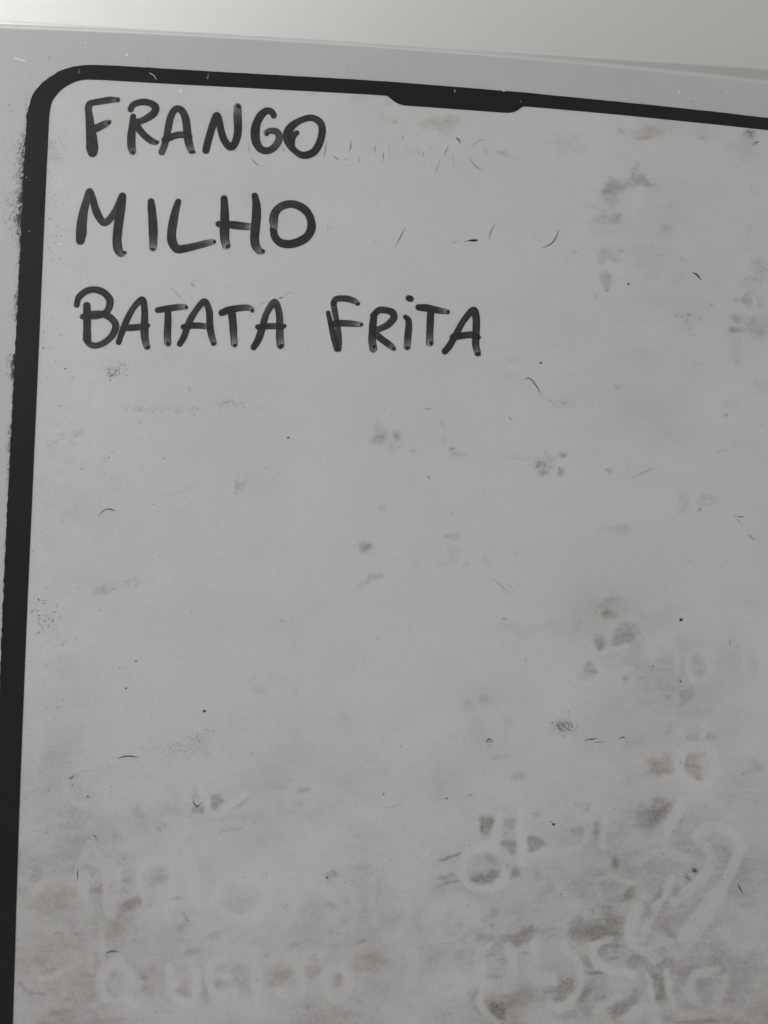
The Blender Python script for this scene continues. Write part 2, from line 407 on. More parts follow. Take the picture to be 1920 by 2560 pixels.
zone(1350, 300, 2.9105)([(620, 480, 120, 60, -20, .24), (760, 460, 75, 50, 30, .26), (545, 540, 70, 60, 0, .17), (505, 620, 45, 45, 0, .10),
    (500, 705, 95, 50, 0, .20), (560, 725, 38, 36, 0, .15), (490, 800, 100, 28, 0, .09, 'h'), (480, 970, 110, 50, -10, .20), (545, 1035, 50, 20, 0, .30, 'h'), (450, 1040, 30, 14, 0, .3),
    (470, 1170, 46, 62, -20, .28, 'k'), (490, 1243, 16, 9, 20, .40), (820, 85, 130, 48, 0, .20, 'p'), (600, 95, 55, 25, 0, .35, 's'), (730, 130, 60, 20, 0, .30, 's'), (650, 12, 30, 16, 0, .4, 's'),
    (1530, 115, 55, 40, 0, .22), (1530, 100, 45, 30, 0, .5, 's'), (1570, 168, 34, 12, -20, .55, 'h'), (240, 190, 110, 50, 0, .06), (370, 605, 90, 30, 0, .07), (920, 780, 40, 30, -30, .14), (1000, 690, 90, 55, -40, .05),
    (1050, 1005, 30, 14, 30, .22), (860, 965, 50, 10, 15, .10), (600, 962, 20, 9, 20, .42), (245, 972, 18, 9, 0, .45), (1600, 1090, 80, 90, 0, .30, 's'), (1600, 1090, 70, 80, 0, .06), (1540, 520, 18, 34, 0, .35, 's'),
    (1010, 1150, 45, 25, -35, .07), (700, 350, 30, 60, 0, .35, 's'), (1520, 805, 16, 40, 0, .3, 's'), (410, 1290, 20, 14, 0, .2), (1170, 125, 18, 14, 0, .25), (1190, 100, 80, 60, 0, .08, 'p'), (1500, 1270, 80, 50, 0, .3, 's'), (790, 910, 40, 20, 0, .12), (1500, 260, 150, 80, 0, .08, 'p')])
strokes(1350, 300, 2.9105, [([(725, 520), (715, 600)], 60, .85), ([(485, 1060), (520, 1100), (560, 1120)], 62, .9)], True)
zone(1400, 700, 3.19)([(1400, 305, 50, 40, 0, .30, 'h'), (1400, 405, 55, 34, 0, .34, 'h'), (1560, 340, 75, 100, 0, .20), (1600, 400, 34, 45, 0, .15, 'v'), (1490, 160, 42, 55, 0, .18), (1600, 150, 50, 70, 0, .3, 's'), (1380, 620, 50, 50, 0, .09),
    (1000, 300, 70, 60, 0, .3, 's'), (1035, 272, 22, 10, 0, .5), (1030, 390, 30, 12, 0, .2), (1055, 437, 35, 7, 0, .25), (1120, 300, 22, 18, 30, .22), (1600, 840, 90, 65, 0, .12), (1350, 1000, 65, 42, 0, .12), (1320, 1105, 15, 14, 0, .35),
    (1255, 1365, 26, 12, 0, .35), (1305, 1365, 12, 9, 0, .38), (1165, 1740, 95, 55, -15, .13, 'k'), (1110, 1825, 20, 12, -20, .5), (950, 1820, 85, 48, -40, .12), (30, 1390, 26, 20, 0, .3), (10, 1520, 26, 30, 0, .2),
    (390, 1535, 26, 20, 0, .18), (545, 1510, 12, 12, 0, .24), (465, 1560, 9, 15, 0, .3), (450, 855, 42, 24, 10, .11), (1110, 690, 50, 30, 0, .07), (1280, 665, 14, 8, 20, .32), (1410, 1325, 60, 40, 0, .07), (1540, 1330, 60, 30, 0, .07), (780, 180, 90, 10, 25, .06), (1380, 520, 60, 110, 0, .07)])
zone(960, 1200, 1.728)([(1000, 560, 70, 40, 0, .14), (975, 580, 32, 20, 0, .26), (1035, 680, 52, 40, 0, .26), (932, 702, 24, 40, 0, .28), (1060, 770, 90, 48, 0, .14), (892, 805, 16, 34, -35, .28, 'h'), (868, 840, 38, 24, 0, .15),
    (1045, 868, 18, 13, 0, .26), (1125, 852, 12, 11, 0, .22), (1280, 965, 9, 8, 0, .25), (1355, 800, 28, 42, 0, .13, 'k'), (1220, 750, 32, 36, 0, .10), (840, 630, 26, 26, 0, .09), (1200, 580, 90, 40, 0, .07),
    (600, 650, 110, 40, 0, .08), (740, 640, 60, 40, 0, .07), (435, 960, 30, 20, 0, .15), (515, 1040, 36, 36, 0, .12), (365, 985, 30, 20, 0, .1), (290, 1115, 25, 15, 0, .13), (400, 1090, 42, 25, 0, .1), (500, 1195, 40, 12, -15, .2),
    (775, 1060, 45, 28, 0, .4, 's'), (775, 1060, 40, 22, 15, .18), (1030, 225, 40, 24, 0, .15), (960, 215, 60, 15, 0, .08), (305, 255, 30, 20, 0, .13), (300, 308, 36, 18, 0, .13, 'h'), (300, 350, 20, 25, 0, .12), (275, 253, 12, 8, 0, .28),
    (440, 350, 15, 30, -20, .12), (360, 367, 15, 12, 0, .13), (260, 370, 18, 9, 0, .16), (135, 365, 15, 14, 0, .12), (545, 470, 40, 14, 0, .15, 's'), (1195, 1240, 62, 45, -25, .32, 'p'), (1360, 1230, 42, 62, 10, .34, 'p'), (1355, 1290, 20, 14, 0, .22),
    (1330, 1110, 36, 18, 0, .16), (1405, 1130, 28, 28, 0, .2, 'p'), (1230, 1070, 14, 30, 0, .1), (1330, 1010, 70, 18, 0, .1), (1225, 940, 15, 14, 0, .16), (580, 1280, 28, 18, 0, .18), (1620, 1220, 38, 34, -40, .2), (1555, 1260, 10, 8, 0, .32),
    (1100, 1120, 50, 30, 0, .07), (525, 602, 12, 6, -20, .3), (980, 520, 20, 6, -15, .2), (1230, 840, 60, 60, 0, .07), (1580, 820, 25, 50, 0, .06), (1000, 600, 260, 200, 0, .07), (1380, 800, 280, 110, 0, .13), (1300, 1000, 260, 130, 0, .10)])
strokes(960, 1200, 1.728, [(ring(1355, 1235, 78, 88, 0, 360), 44, .88), ([(950, 742), (1050, 715)], 20, .9), ([(870, 690), (910, 745), (935, 830)], 34, .75), ([(1150, 730), (1160, 790), (1200, 800)], 26, .5), ([(1255, 740), (1262, 830)], 24, .5), (ring(1355, 800, 48, 66), 24, .5), (ring(1590, 780, 40, 85), 28, .5), ([(1390, 1060), (1375, 1120), (1400, 1160)], 26, .6)], True)
zone(960, 750, 1.728)([(0, 590, 18, 24, 0, .14), (62, 588, 22, 24, 0, .30), (30, 640, 24, 20, 0, .14), (120, 660, 15, 10, 0, .16), (295, 640, 20, 9, -25, .32), (320, 670, 30, 20, 0, .3, 's'), (690, 700, 32, 46, 0, .5, 's'), (690, 690, 30, 44, 0, .10), (725, 682, 32, 14, -15, .15),
    (775, 660, 18, 11, -20, .32), (765, 740, 12, 15, 0, .25), (262, 612, 14, 28, 0, .14), (255, 540, 15, 20, 0, .09), (555, 265, 24, 16, -20, .09), (545, 330, 30, 12, 0, .08), (770, 440, 60, 22, 0, .35, 's'), (1000, 375, 18, 12, 20, .14), (1260, 600, 60, 8, 42, .05), (970, 740, 18, 14, 0, .2), (630, 690, 110, 12, 15, .06)])
zone(960, 0, 1.728)([(255, 520, 75, 28, -6, .14), (250, 558, 42, 26, 0, .16), (515, 660, 34, 16, 20, .24), (560, 685, 32, 10, 20, .12), (437, 648, 15, 17, 0, .15), (812, 610, 50, 30, 0, .05), (10, 445, 26, 20, 0, .12), (55, 528, 16, 11, 0, .18), (0, 520, 12, 8, 0, .14)])
zone(0, 0, 1.728)([(1355, 406, 24, 9, 0, .16), (1560, 425, 50, 18, 0, .1), (1640, 500, 18, 14, 0, .1), (235, 660, 40, 60, 0, .3, 's')])
zone(60, 850, 1.843)([(1630, 460, 34, 22, 0, .32), (1630, 405, 20, 42, 0, .14), (400, 140, 40, 22, 0, .22, 's'), (940, 290, 70, 24, 0, .18, 's'), (640, 318, 220, 14, 0, .14, 's'), (200, 440, 80, 40, 0, .25, 's'), (240, 430, 30, 14, -15, .12), (390, 540, 40, 24, 0, .25, 's'), (1010, 660, 30, 60, 0, .3, 's'), (765, 228, 6, 12, 20, .2)])
zone(0, 1200, 1.728)([(1580, 290, 28, 20, 0, .32), (1612, 425, 46, 26, -10, .24), (1650, 118, 16, 16, 0, .16), (300, 150, 60, 30, 0, .07), (780, 45, 85, 14, -10, .07), (1120, 915, 30, 22, 0, .11), (1120, 870, 30, 30, 0, .06), (280, 820, 80, 60, -30, .06), (250, 1120, 90, 70, 0, .05), (860, 1130, 60, 60, 0, .06, 'p'), (1480, 1050, 60, 60, 0, .05),
    (190, 575, 55, 55, 0, .2, 's'), (520, 460, 120, 20, -10, .3, 's'), (800, 1140, 90, 40, -20, .2, 's'), (670, 1145, 40, 16, -20, .2, 's'), (320, 1280, 24, 16, -30, .2)])
# lower left: ghosts of wiped words
zone(0, 1800, 1.728)([(840, 310, 12, 30, 0, .18), (1030, 365, 45, 12, -25, .15), (720, 395, 40, 25, 0, .12), (600, 420, 50, 30, 0, .14), (600, 480, 40, 15, 0, .12), (690, 470, 20, 25, 0, .12), (500, 490, 25, 20, 0, .13),
    (740, 315, 40, 40, 0, .06), (1310, 285, 28, 18, -20, .3), (1210, 290, 40, 15, 0, .12), (1300, 360, 15, 9, 0, .3), (1270, 375, 15, 20, 0, .12), (1490, 280, 30, 15, 0, .1), (160, 640, 45, 34, -30, .2), (95, 575, 26, 15, 0, .15), (95, 725, 24, 24, 0, .2),
    (200, 790, 120, 60, 0, .20, 'p'), (290, 760, 50, 50, 0, .12, 'p'), (420, 730, 44, 34, 0, .2), (440, 740, 28, 20, 0, .14, 'p'), (430, 770, 45, 30, 0, .1), (380, 650, 20, 35, 0, .13), (680, 680, 36, 52, 22, .2), (570, 800, 55, 24, -25, .25), (555, 705, 25, 18, -20, .18), (640, 800, 20, 9, -15, .2), (760, 770, 26, 8, -10, .2),
    (800, 850, 8, 25, -30, .26), (790, 900, 14, 40, 25, .14), (1030, 770, 75, 55, 0, .09), (1020, 825, 40, 12, 0, .14), (850, 670, 50, 55, 0, .07), (1425, 665, 34, 20, 0, .3), (1430, 795, 25, 15, 0, .12), (920, 930, 30, 20, 10, .2), (960, 910, 60, 14, -15, .1), (490, 930, 40, 50, 0, .12), (330, 920, 30, 9, -5, .2), (585, 905, 5, 20, 0, .22),
    (210, 1085, 34, 16, -28, .42), (485, 1225, 14, 11, 0, .5), (437, 1170, 8, 22, 0, .36), (505, 1055, 25, 12, 0, .2), (490, 1090, 10, 30, 0, .15), (630, 1150, 32, 62, 0, .26, 'p'), (770, 1160, 40, 30, 0, .24, 'p'), (945, 1145, 25, 18, 0, .2), (950, 1065, 30, 15, 0, .16), (830, 1000, 40, 20, 0, .2), (680, 1140, 40, 80, 0, .1, 'p'),
    (1210, 1110, 60, 50, 0, .26, 'p'), (1350, 1080, 45, 50, 0, .26, 'p'), (1460, 1130, 22, 36, 20, .28, 'p'), (880, 1170, 22, 60, 0, .18, 'p'), (1060, 1120, 42, 60, 0, .14), (1590, 1070, 70, 36, 0, .26, 'ph'), (300, 1290, 34, 12, 0, .2), (450, 1300, 70, 14, 0, .28, 'p'), (1270, 975, 30, 15, 0, .15), (1450, 970, 25, 14, 0, .15),
    (1560, 965, 30, 12, -10, .24), (1100, 970, 30, 30, 0, .08), (1240, 1210, 40, 14, 10, .16), (1400, 1270, 100, 30, 0, .1), (380, 1110, 110, 120, 0, .12, 'p'), (1600, 720, 40, 12, 0, .1), (1580, 635, 40, 20, 0, .07), (230, 180, 80, 60, 0, .08, 'p'), (1400, 900, 300, 120, 0, .05), (700, 1100, 240, 150, 0, .06)])
strokes(0, 1800, 1.728, [([(85, 1130), (110, 1160), (150, 1177), (188, 1182)], 14, .3), ([(950, 475), (1000, 468), (1050, 466)], 16, .16), ([(960, 390), (1030, 360), (1085, 330)], 10, .2)], False)
strokes(0, 1800, 1.728, [([(900, 330), (890, 390), (940, 405), (1000, 360), (1060, 330)], 26, .85), ([(880, 250), (870, 340)], 26, .8), (ring(370, 290, 80, 75, 90, 290), 34, .7), ([(390, 530), (345, 640), (350, 760)], 34, .85), ([(400, 530), (460, 650), (470, 830)], 34, .85), ([(280, 625), (380, 605), (520, 640)], 28, .6),
    (ring(1040, 770, 118, 92), 44, .75), ([(740, 560), (800, 540), (840, 700), (860, 800)], 40, .7), ([(1480, 700), (1540, 800), (1500, 900), (1420, 840)], 40, .6), (ring(1310, 320, 70, 60, 30, 330), 34, .6), ([(450, 870), (440, 1000), (460, 1100)], 30, .5)], True)
strokes(400, 2000, 2.074, [([(170, 845), (190, 920), (185, 990), (150, 1045), (90, 1040), (55, 970), (45, 860)], 46, .85), ([(330, 830), (260, 860), (255, 960), (300, 1020), (380, 1005)], 46, .8), ([(270, 915), (360, 920)], 36, .7), ([(495, 780), (500, 1030)], 50, .85),
    ([(590, 830), (690, 830), (725, 900), (738, 980), (700, 1030), (620, 1010)], 48, .85), (ring(918, 945, 68, 82), 46, .85), ([(690, 820), (860, 790)], 34, .6), ([(1310, 800), (1300, 960)], 60, .6)], True)
strokes(0, 2000, 2.765, [(ring(800, 1260, 105, 135), 62, .9), ([(860, 1340), (930, 1430)], 46, .8), ([(330, 900), (420, 880), (520, 960)], 50, .6), ([(600, 480), (590, 700)], 50, .7), ([(760, 420), (820, 600), (770, 800)], 60, .8), ([(980, 420), (960, 560), (1000, 700)], 52, .7), ([(1170, 440), (1180, 640), (1150, 820)], 60, .7), ([(1020, 770), (1180, 760)], 40, .6), ([(1290, 480), (1320, 700)], 54, .6), ([(640, 1000), (620, 1180)], 46, .5), ([(260, 1240), (420, 1180), (560, 1120)], 44, .6)], True)
strokes(400, 2000, 2.074, [([(640, 420), (700, 560), (640, 660)], 46, .6), ([(780, 430), (880, 470), (940, 560), (860, 640)], 44, .65), ([(1100, 420), (1110, 620)], 46, .6), ([(1210, 420), (1290, 560), (1230, 700)], 46, .6), ([(1000, 480), (1010, 640)], 40, .5), ([(140, 60), (130, 240)], 40, .5), ([(250, 130), (420, 110)], 36, .5)], True)
# lower right: heavy hatching and big wiped letters
zone(1100, 2000, 2.0232)([(235, 130, 36, 70, 8, .46, 'v'), (245, 110, 22, 40, 0, .25), (345, 170, 32, 28, 0, .26, 'h'), (230, 395, 78, 42, 0, .34), (285, 362, 26, 14, -15, .40, 'h'), (255, 300, 30, 20, 30, .2),
    (20, 300, 34, 11, -10, .34), (85, 283, 24, 9, -15, .34), (40, 375, 55, 14, -14, .36, 'h'), (40, 415, 60, 14, -14, .36, 'h'), (700, 160, 36, 24, 0, .3), (785, 155, 16, 46, 0, .3), (720, 45, 32, 30, 0, .4, 's'), (720, 45, 28, 26, 0, .1), (485, 75, 25, 13, -30, .2), (900, 160, 50, 36, -30, .15), (1080, 75, 92, 46, -25, .34), (1180, 60, 60, 40, 0, .12), (885, 315, 26, 30, 10, .32), (955, 475, 26, 46, 25, .32),
    (890, 515, 52, 10, 5, .16), (1100, 480, 16, 42, 35, .32), (1200, 460, 32, 20, -30, .2), (1395, 540, 18, 54, 20, .24), (1330, 610, 30, 70, 25, .1), (1385, 790, 22, 52, 0, .18), (1178, 682, 18, 24, 0, .28), (1150, 640, 14, 32, 0, .16), (1055, 590, 38, 32, -30, .18), (1240, 570, 40, 14, -40, .1), (265, 575, 30, 26, 0, .26, 'h'), (265, 638, 18, 14, 0, .32, 'h'), (480, 560, 20, 10, 0, .18), (400, 610, 20, 10, 0, .18), (112, 640, 9, 12, 20, .28),
    (170, 700, 50, 40, -20, .28), (270, 715, 55, 28, 0, .3, 'h'), (410, 690, 90, 36, 0, .34), (550, 665, 70, 60, 0, .22, 'h'), (720, 650, 80, 60, 0, .26), (850, 640, 92, 52, 0, .34), (830, 600, 60, 30, 0, .14), (890, 755, 75, 30, 0, .4, 'h'), (870, 810, 42, 11, 0, .28), (440, 768, 36, 9, 0, .3), (670, 758, 32, 18, 30, .32), (755, 820, 28, 36, -30, .26), (785, 877, 46, 13, -5, .36), (270, 780, 95, 30, 0, .22, 'h'),
    (280, 850, 80, 60, 0, .14, 'h'), (990, 820, 42, 24, -30, .22), (600, 965, 74, 46, -30, .34), (300, 1070, 54, 44, 50, .44), (400, 1000, 115, 66, -15, .24), (720, 985, 56, 66, 25, .28), (650, 1085, 80, 26, -10, .22), (930, 1050, 62, 34, -38, .36), (985, 965, 18, 22, 0, .22), (1100, 940, 34, 84, -15, .34), (1240, 870, 62, 26, -25, .18), (1330, 925, 60, 26, -25, .18), (1200, 930, 40, 60, 0, .12),
    (1480, 980, 60, 30, 20, .12), (1300, 1120, 130, 18, 0, .36, 'p'), (1160, 1100, 34, 18, 0, .24), (165, 985, 30, 42, 0, .22), (195, 1070, 14, 30, -30, .24), (60, 940, 34, 20, 0, .14), (1550, 320, 30, 44, 25, .12), (1450, 230, 50, 60, 0, .07), (1330, 225, 50, 60, 0, .07), (1240, 250, 40, 30, 0, .08), (480, 400, 20, 25, 0, .13), (590, 350, 60, 14, 10, .12), (730, 480, 20, 20, 0, .08), (395, 470, 30, 11, 0, .12), (1290, 357, 22, 18, 0, .5), (1255, 395, 20, 12, 30, .45), (820, 960, 60, 50, 0, .12), (1400, 860, 60, 20, 0, .12), (700, 800, 400, 250, 0, .06), (1150, 820, 100, 20, 5, .08), (1600, 60, 60, 40, 0, .05), (850, 700, 70, 26, 0, .25), (1260, 430, 340, 330, 0, .13), (1200, 900, 380, 160, 0, .10), (250, 450, 260, 260, 0, .07)])
strokes(1100, 2000, 2.0232, [([(0, 720), (80, 715), (160, 690)], 12, .24), ([(1180, 150), (1250, 165), (1310, 150)], 16, .12)], False)
strokes(1100, 2000, 2.0232, [(ring(228, 345, 112, 112, 20, 300), 52, .9), ([(298, 60), (285, 220)], 40, .92), ([(408, 60), (412, 320)], 40, .92), ([(1225, 10), (1150, 150)], 58, .92), ([(1310, 170), (1400, 130), (1500, 180), (1510, 290), (1440, 410), (1360, 500), (1290, 600), (1230, 690)], 58, .85),
    ([(1000, 545), (965, 640), (985, 740), (1090, 800)], 56, .8), ([(860, 705), (800, 720), (785, 790), (850, 860), (960, 880)], 44, .9), ([(620, 740), (690, 800), (705, 900), (690, 980), (600, 1060)], 46, .85), ([(1045, 880), (1065, 980), (1100, 1060)], 30, .8), ([(1140, 870), (1155, 960), (1190, 1040)], 34, .8), ([(1400, 850), (1280, 890), (1260, 960), (1300, 1010)], 46, .7),
    ([(215, 960), (215, 1040), (290, 1120)], 40, .85), ([(200, 780), (195, 900)], 60, .7), ([(350, 740), (360, 840), (340, 940)], 60, .75), ([(480, 740), (470, 880), (560, 900)], 60, .7), ([(820, 470), (790, 400), (900, 390), (980, 420)], 30, .5), ([(1120, 480), (1060, 560)], 18, .3), ([(790, 1060), (900, 990)], 40, .6), ([(960, 1110), (1040, 1040), (1100, 1110)], 44, .7), (ring(60, 620, 100, 110), 90, .6), ([(735, 130), (740, 220)], 30, .7), ([(835, 90), (820, 230)], 36, .7), ([(440, 270), (560, 270), (700, 250)], 40, .7), ([(260, 250), (330, 300), (420, 330)], 34, .6), ([(230, 745), (240, 735)], 30, .9), ([(330, 335), (350, 430)], 26, .6), ([(1290, 190), (1370, 300), (1290, 420), (1180, 520)], 50, .7), ([(1170, 400), (1090, 550), (1030, 690)], 46, .7), ([(1440, 460), (1340, 610), (1250, 740), (1200, 760)], 46, .75), ([(990, 310), (1100, 262), (1250, 300)], 46, .6), ([(1040, 770), (1140, 700), (1190, 800)], 46, .6), ([(600, 420), (680, 540), (640, 600)], 40, .5), ([(1420, 660), (1500, 760), (1560, 720)], 44, .5), ([(1450, 900), (1400, 1040), (1500, 1080)], 46, .5), ([(20, 820), (90, 900), (30, 1000)], 46, .5)], True)
def poly_stain(ox, oy, s, items):
    for pts, st, kind in items:
        P_ = np.array([(ox + x / s, oy + y / s) for x, y in pts]); lo_, hi_ = P_.min(0) - 24, P_.max(0) + 24
        w = win(lo_[0], hi_[0], lo_[1], hi_[1])
        X = sx[w] + (wx[w] - sx[w]) * .16; Y = sy[w] + (wy[w] - sy[w]) * .16; ins = np.zeros(X.shape, bool); Q = np.roll(P_, -1, 0)
        for (x0, y0), (x1, y1) in zip(P_, Q):
            if y0 == y1: continue
            ins ^= ((y0 > Y) != (y1 > Y)) & (X < (x1 - x0) * (Y - y0) / (y1 - y0) + x0)
        m = ins.astype(np.float32)
        for _ in range(3):
            n2 = m.copy(); n2[1:-1, 1:-1] = (m[1:-1, 1:-1] * 2 + m[:-2, 1:-1] + m[2:, 1:-1] + m[1:-1, :-2] + m[1:-1, 2:]) / 6; m = n2
        D[w] = 1 - (1 - D[w]) * (1 - np.clip(st * m * (.35 + .65 * tex(kind, w)), 0, .95))
poly_stain(1100, 2000, 2.0232, [([(437, 185), (460, 178), (500, 190), (540, 230), (450, 268), (437, 262)], .44, ''), ([(300, 215), (345, 195), (382, 195), (378, 270), (360, 285), (335, 250)], .44, 'h'), ([(325, 90), (383, 92), (380, 150), (325, 135)], .36, 'h'), ([(215, 85), (266, 75), (262, 150), (240, 185), (192, 175)], .36, 'v'), ([(347, 405), (375, 338), (400, 360), (404, 390)], .44, ''),
    ([(150, 375), (200, 400), (250, 370), (310, 350), (300, 400), (260, 430), (210, 438), (165, 415)], .30, 'h'), ([(850, 325), (890, 283), (906, 348)], .30, ''), ([(1073, 508), (1125, 448), (1120, 480), (1088, 512)], .32, ''), ([(250, 1030), (292, 1018), (330, 1060), (338, 1122), (290, 1108)], .40, 'h'), ([(860, 1104), (940, 1030), (996, 1012), (962, 1070), (890, 1106)], .30, ''), ([(1055, 862), (1112, 880), (1142, 1025), (1085, 990)], .26, ''), ([(738, 893), (748, 878), (800, 866), (832, 878)], .34, ''),
    ([(640, 610), (780, 595), (940, 600), (930, 690), (880, 720), (780, 700), (650, 690)], .20, 'h'), ([(290, 690), (400, 665), (470, 640), (465, 720), (380, 735), (300, 720)], .24, 'h'), ([(545, 960), (660, 890), (675, 930), (600, 1010), (570, 1020)], .24, ''), ([(680, 1040), (730, 935), (760, 930), (770, 985), (650, 1075)], .22, ''), ([(1000, 130), (1050, 60), (1160, 20), (1130, 80), (1060, 135)], .16, ''), ([(1010, 620), (1050, 550), (1085, 560), (1060, 610)], .14, ''), ([(925, 515), (950, 440), (985, 435), (965, 500)], .24, '')])
poly_stain(0, 1800, 1.728, [([(905, 325), (950, 323), (972, 350), (925, 388), (908, 375)], .42, 'h'), ([(828, 378), (885, 368), (884, 410), (832, 405)], .34, ''), ([(520, 805), (560, 775), (620, 765), (600, 810), (545, 825)], .16, 'h'), ([(640, 720), (680, 620), (712, 640), (705, 700), (660, 725)], .14, '')])
poly_stain(960, 1200, 1.728, [([(893, 768), (920, 832), (880, 842), (850, 825)], .24, 'h'), ([(1272, 905), (1330, 893), (1343, 945), (1278, 970)], .22, ''), ([(980, 645), (1070, 640), (1078, 700), (990, 715)], .14, 'h'), ([(915, 735), (920, 680), (945, 672), (955, 720)], .2, '')])
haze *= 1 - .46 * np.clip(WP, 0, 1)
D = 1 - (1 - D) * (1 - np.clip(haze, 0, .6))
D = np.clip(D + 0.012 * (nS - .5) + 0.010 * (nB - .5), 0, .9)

# mesh of the writing surface, fine where the photograph looks, coarse beyond
mid = (resample(inner, 0.003))
cen = mid.mean(0)
tn2 = np.roll(mid, -1, 0) - np.roll(mid, 1, 0); tn2 /= np.linalg.norm(tn2, axis=1)[:, None] + 1e-9
side = np.stack([-tn2[:, 1], tn2[:, 0]], 1); side *= np.sign(((mid - cen) * side).sum(1))[:, None]
clipo = mid + side * 0.004
vx0, vx1 = clipo[:, 0].min(), px2panel([1960], [200])[0][0]
vx1 = max(vx1, px2panel([1960], [2560])[0][0])
vz1, vz0 = clipo[:, 1].max(), min(px2panel([0], [2600])[1][0], px2panel([1920], [2600])[1][0])
STEP = 0.00070
gx = np.concatenate([np.arange(vx0, vx1, STEP), np.linspace(vx1, clipo[:, 0].max(), 30)])
gz = np.concatenate([np.linspace(clipo[:, 1].min(), vz0, 30), np.arange(vz0 + STEP, vz1, STEP)])
GX, GZ = np.meshgrid(gx, gz)
ppx, ppy = panel2px(GX.ravel(), GZ.ravel())
fx_ = np.clip((ppx + MARG) / 2, 0, HW - 1.001); fy_ = np.clip((ppy + MARG) / 2, 0, HH - 1.001)
xi, yi = fx_.astype(int), fy_.astype(int); fx_ -= xi; fy_ -= yi
def samp(A): return (A[yi, xi] * (1 - fx_) + A[yi, xi + 1] * fx_) * (1 - fy_) + (A[yi + 1, xi] * (1 - fx_) + A[yi + 1, xi + 1] * fx_) * fy_
def smooth1(A):
    B = A.copy(); B[1:-1, 1:-1] = A[1:-1, 1:-1] * .5 + (A[:-2, 1:-1] + A[2:, 1:-1] + A[1:-1, :-2] + A[1:-1, 2:]) * .125
    return B
grime_shade, pink = samp(smooth1(D)), samp(smooth1(smooth1(PK)))
def inside(px, py, poly):
    ins = np.zeros(len(px), bool); q = np.roll(poly, -1, 0)
    for (x0, y0), (x1, y1) in zip(poly, q):
        if y0 == y1: continue
        c_ = ((y0 > py) != (y1 > py)) & (px < (x1 - x0) * (py - y0) / (y1 - y0) + x0)
        ins ^= c_
    return ins
cx_, cz_ = (gx[:-1] + gx[1:]) / 2, (gz[:-1] + gz[1:]) / 2
CX, CZ = np.meshgrid(cx_, cz_)
# only cells near the outline need the test
near = (CX < vx0 + 0.05) | (CZ > vz1 - 0.05) | (CX > clipo[:, 0].max() - 0.06) | (CZ < clipo[:, 1].min() + 0.06)
keep = np.ones(CX.shape, bool)
keep[near] = inside(CX[near], CZ[near], resample(clipo, 0.02) if False else clipo[::2])
nx_ = len(gx)
ii, jj = np.nonzero(keep)
quad = np.stack([ii * nx_ + jj, ii * nx_ + jj + 1, (ii + 1) * nx_ + jj + 1, (ii + 1) * nx_ + jj], 1).astype(np.int32)
co_ = np.stack([GX.ravel(), np.full(GX.size, YF), GZ.ravel()], 1).astype(np.float32)
used = np.zeros(len(co_), bool); used[quad.ravel()] = True
remap = np.cumsum(used) - 1
quad = remap[quad].astype(np.int32); co_ = co_[used]; grime_shade = grime_shade[used]; pink = pink[used]
me = bpy.data.meshes.new('writing_surface')
me.vertices.add(len(co_)); me.vertices.foreach_set('co', co_.ravel())
me.loops.add(quad.size); me.loops.foreach_set('vertex_index', quad.ravel())
me.polygons.add(len(quad)); me.polygons.foreach_set('loop_start', np.arange(0, quad.size, 4, dtype=np.int32))
me.update(calc_edges=True)
for nm, arr in (('grime_shade', grime_shade), ('pink', pink)):
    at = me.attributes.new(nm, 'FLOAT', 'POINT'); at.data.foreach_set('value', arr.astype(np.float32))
link('writing_surface', me, M_FILM, sheet)['label'] = 'scuffed white writing surface with grey smears and ghosts of wiped letters'

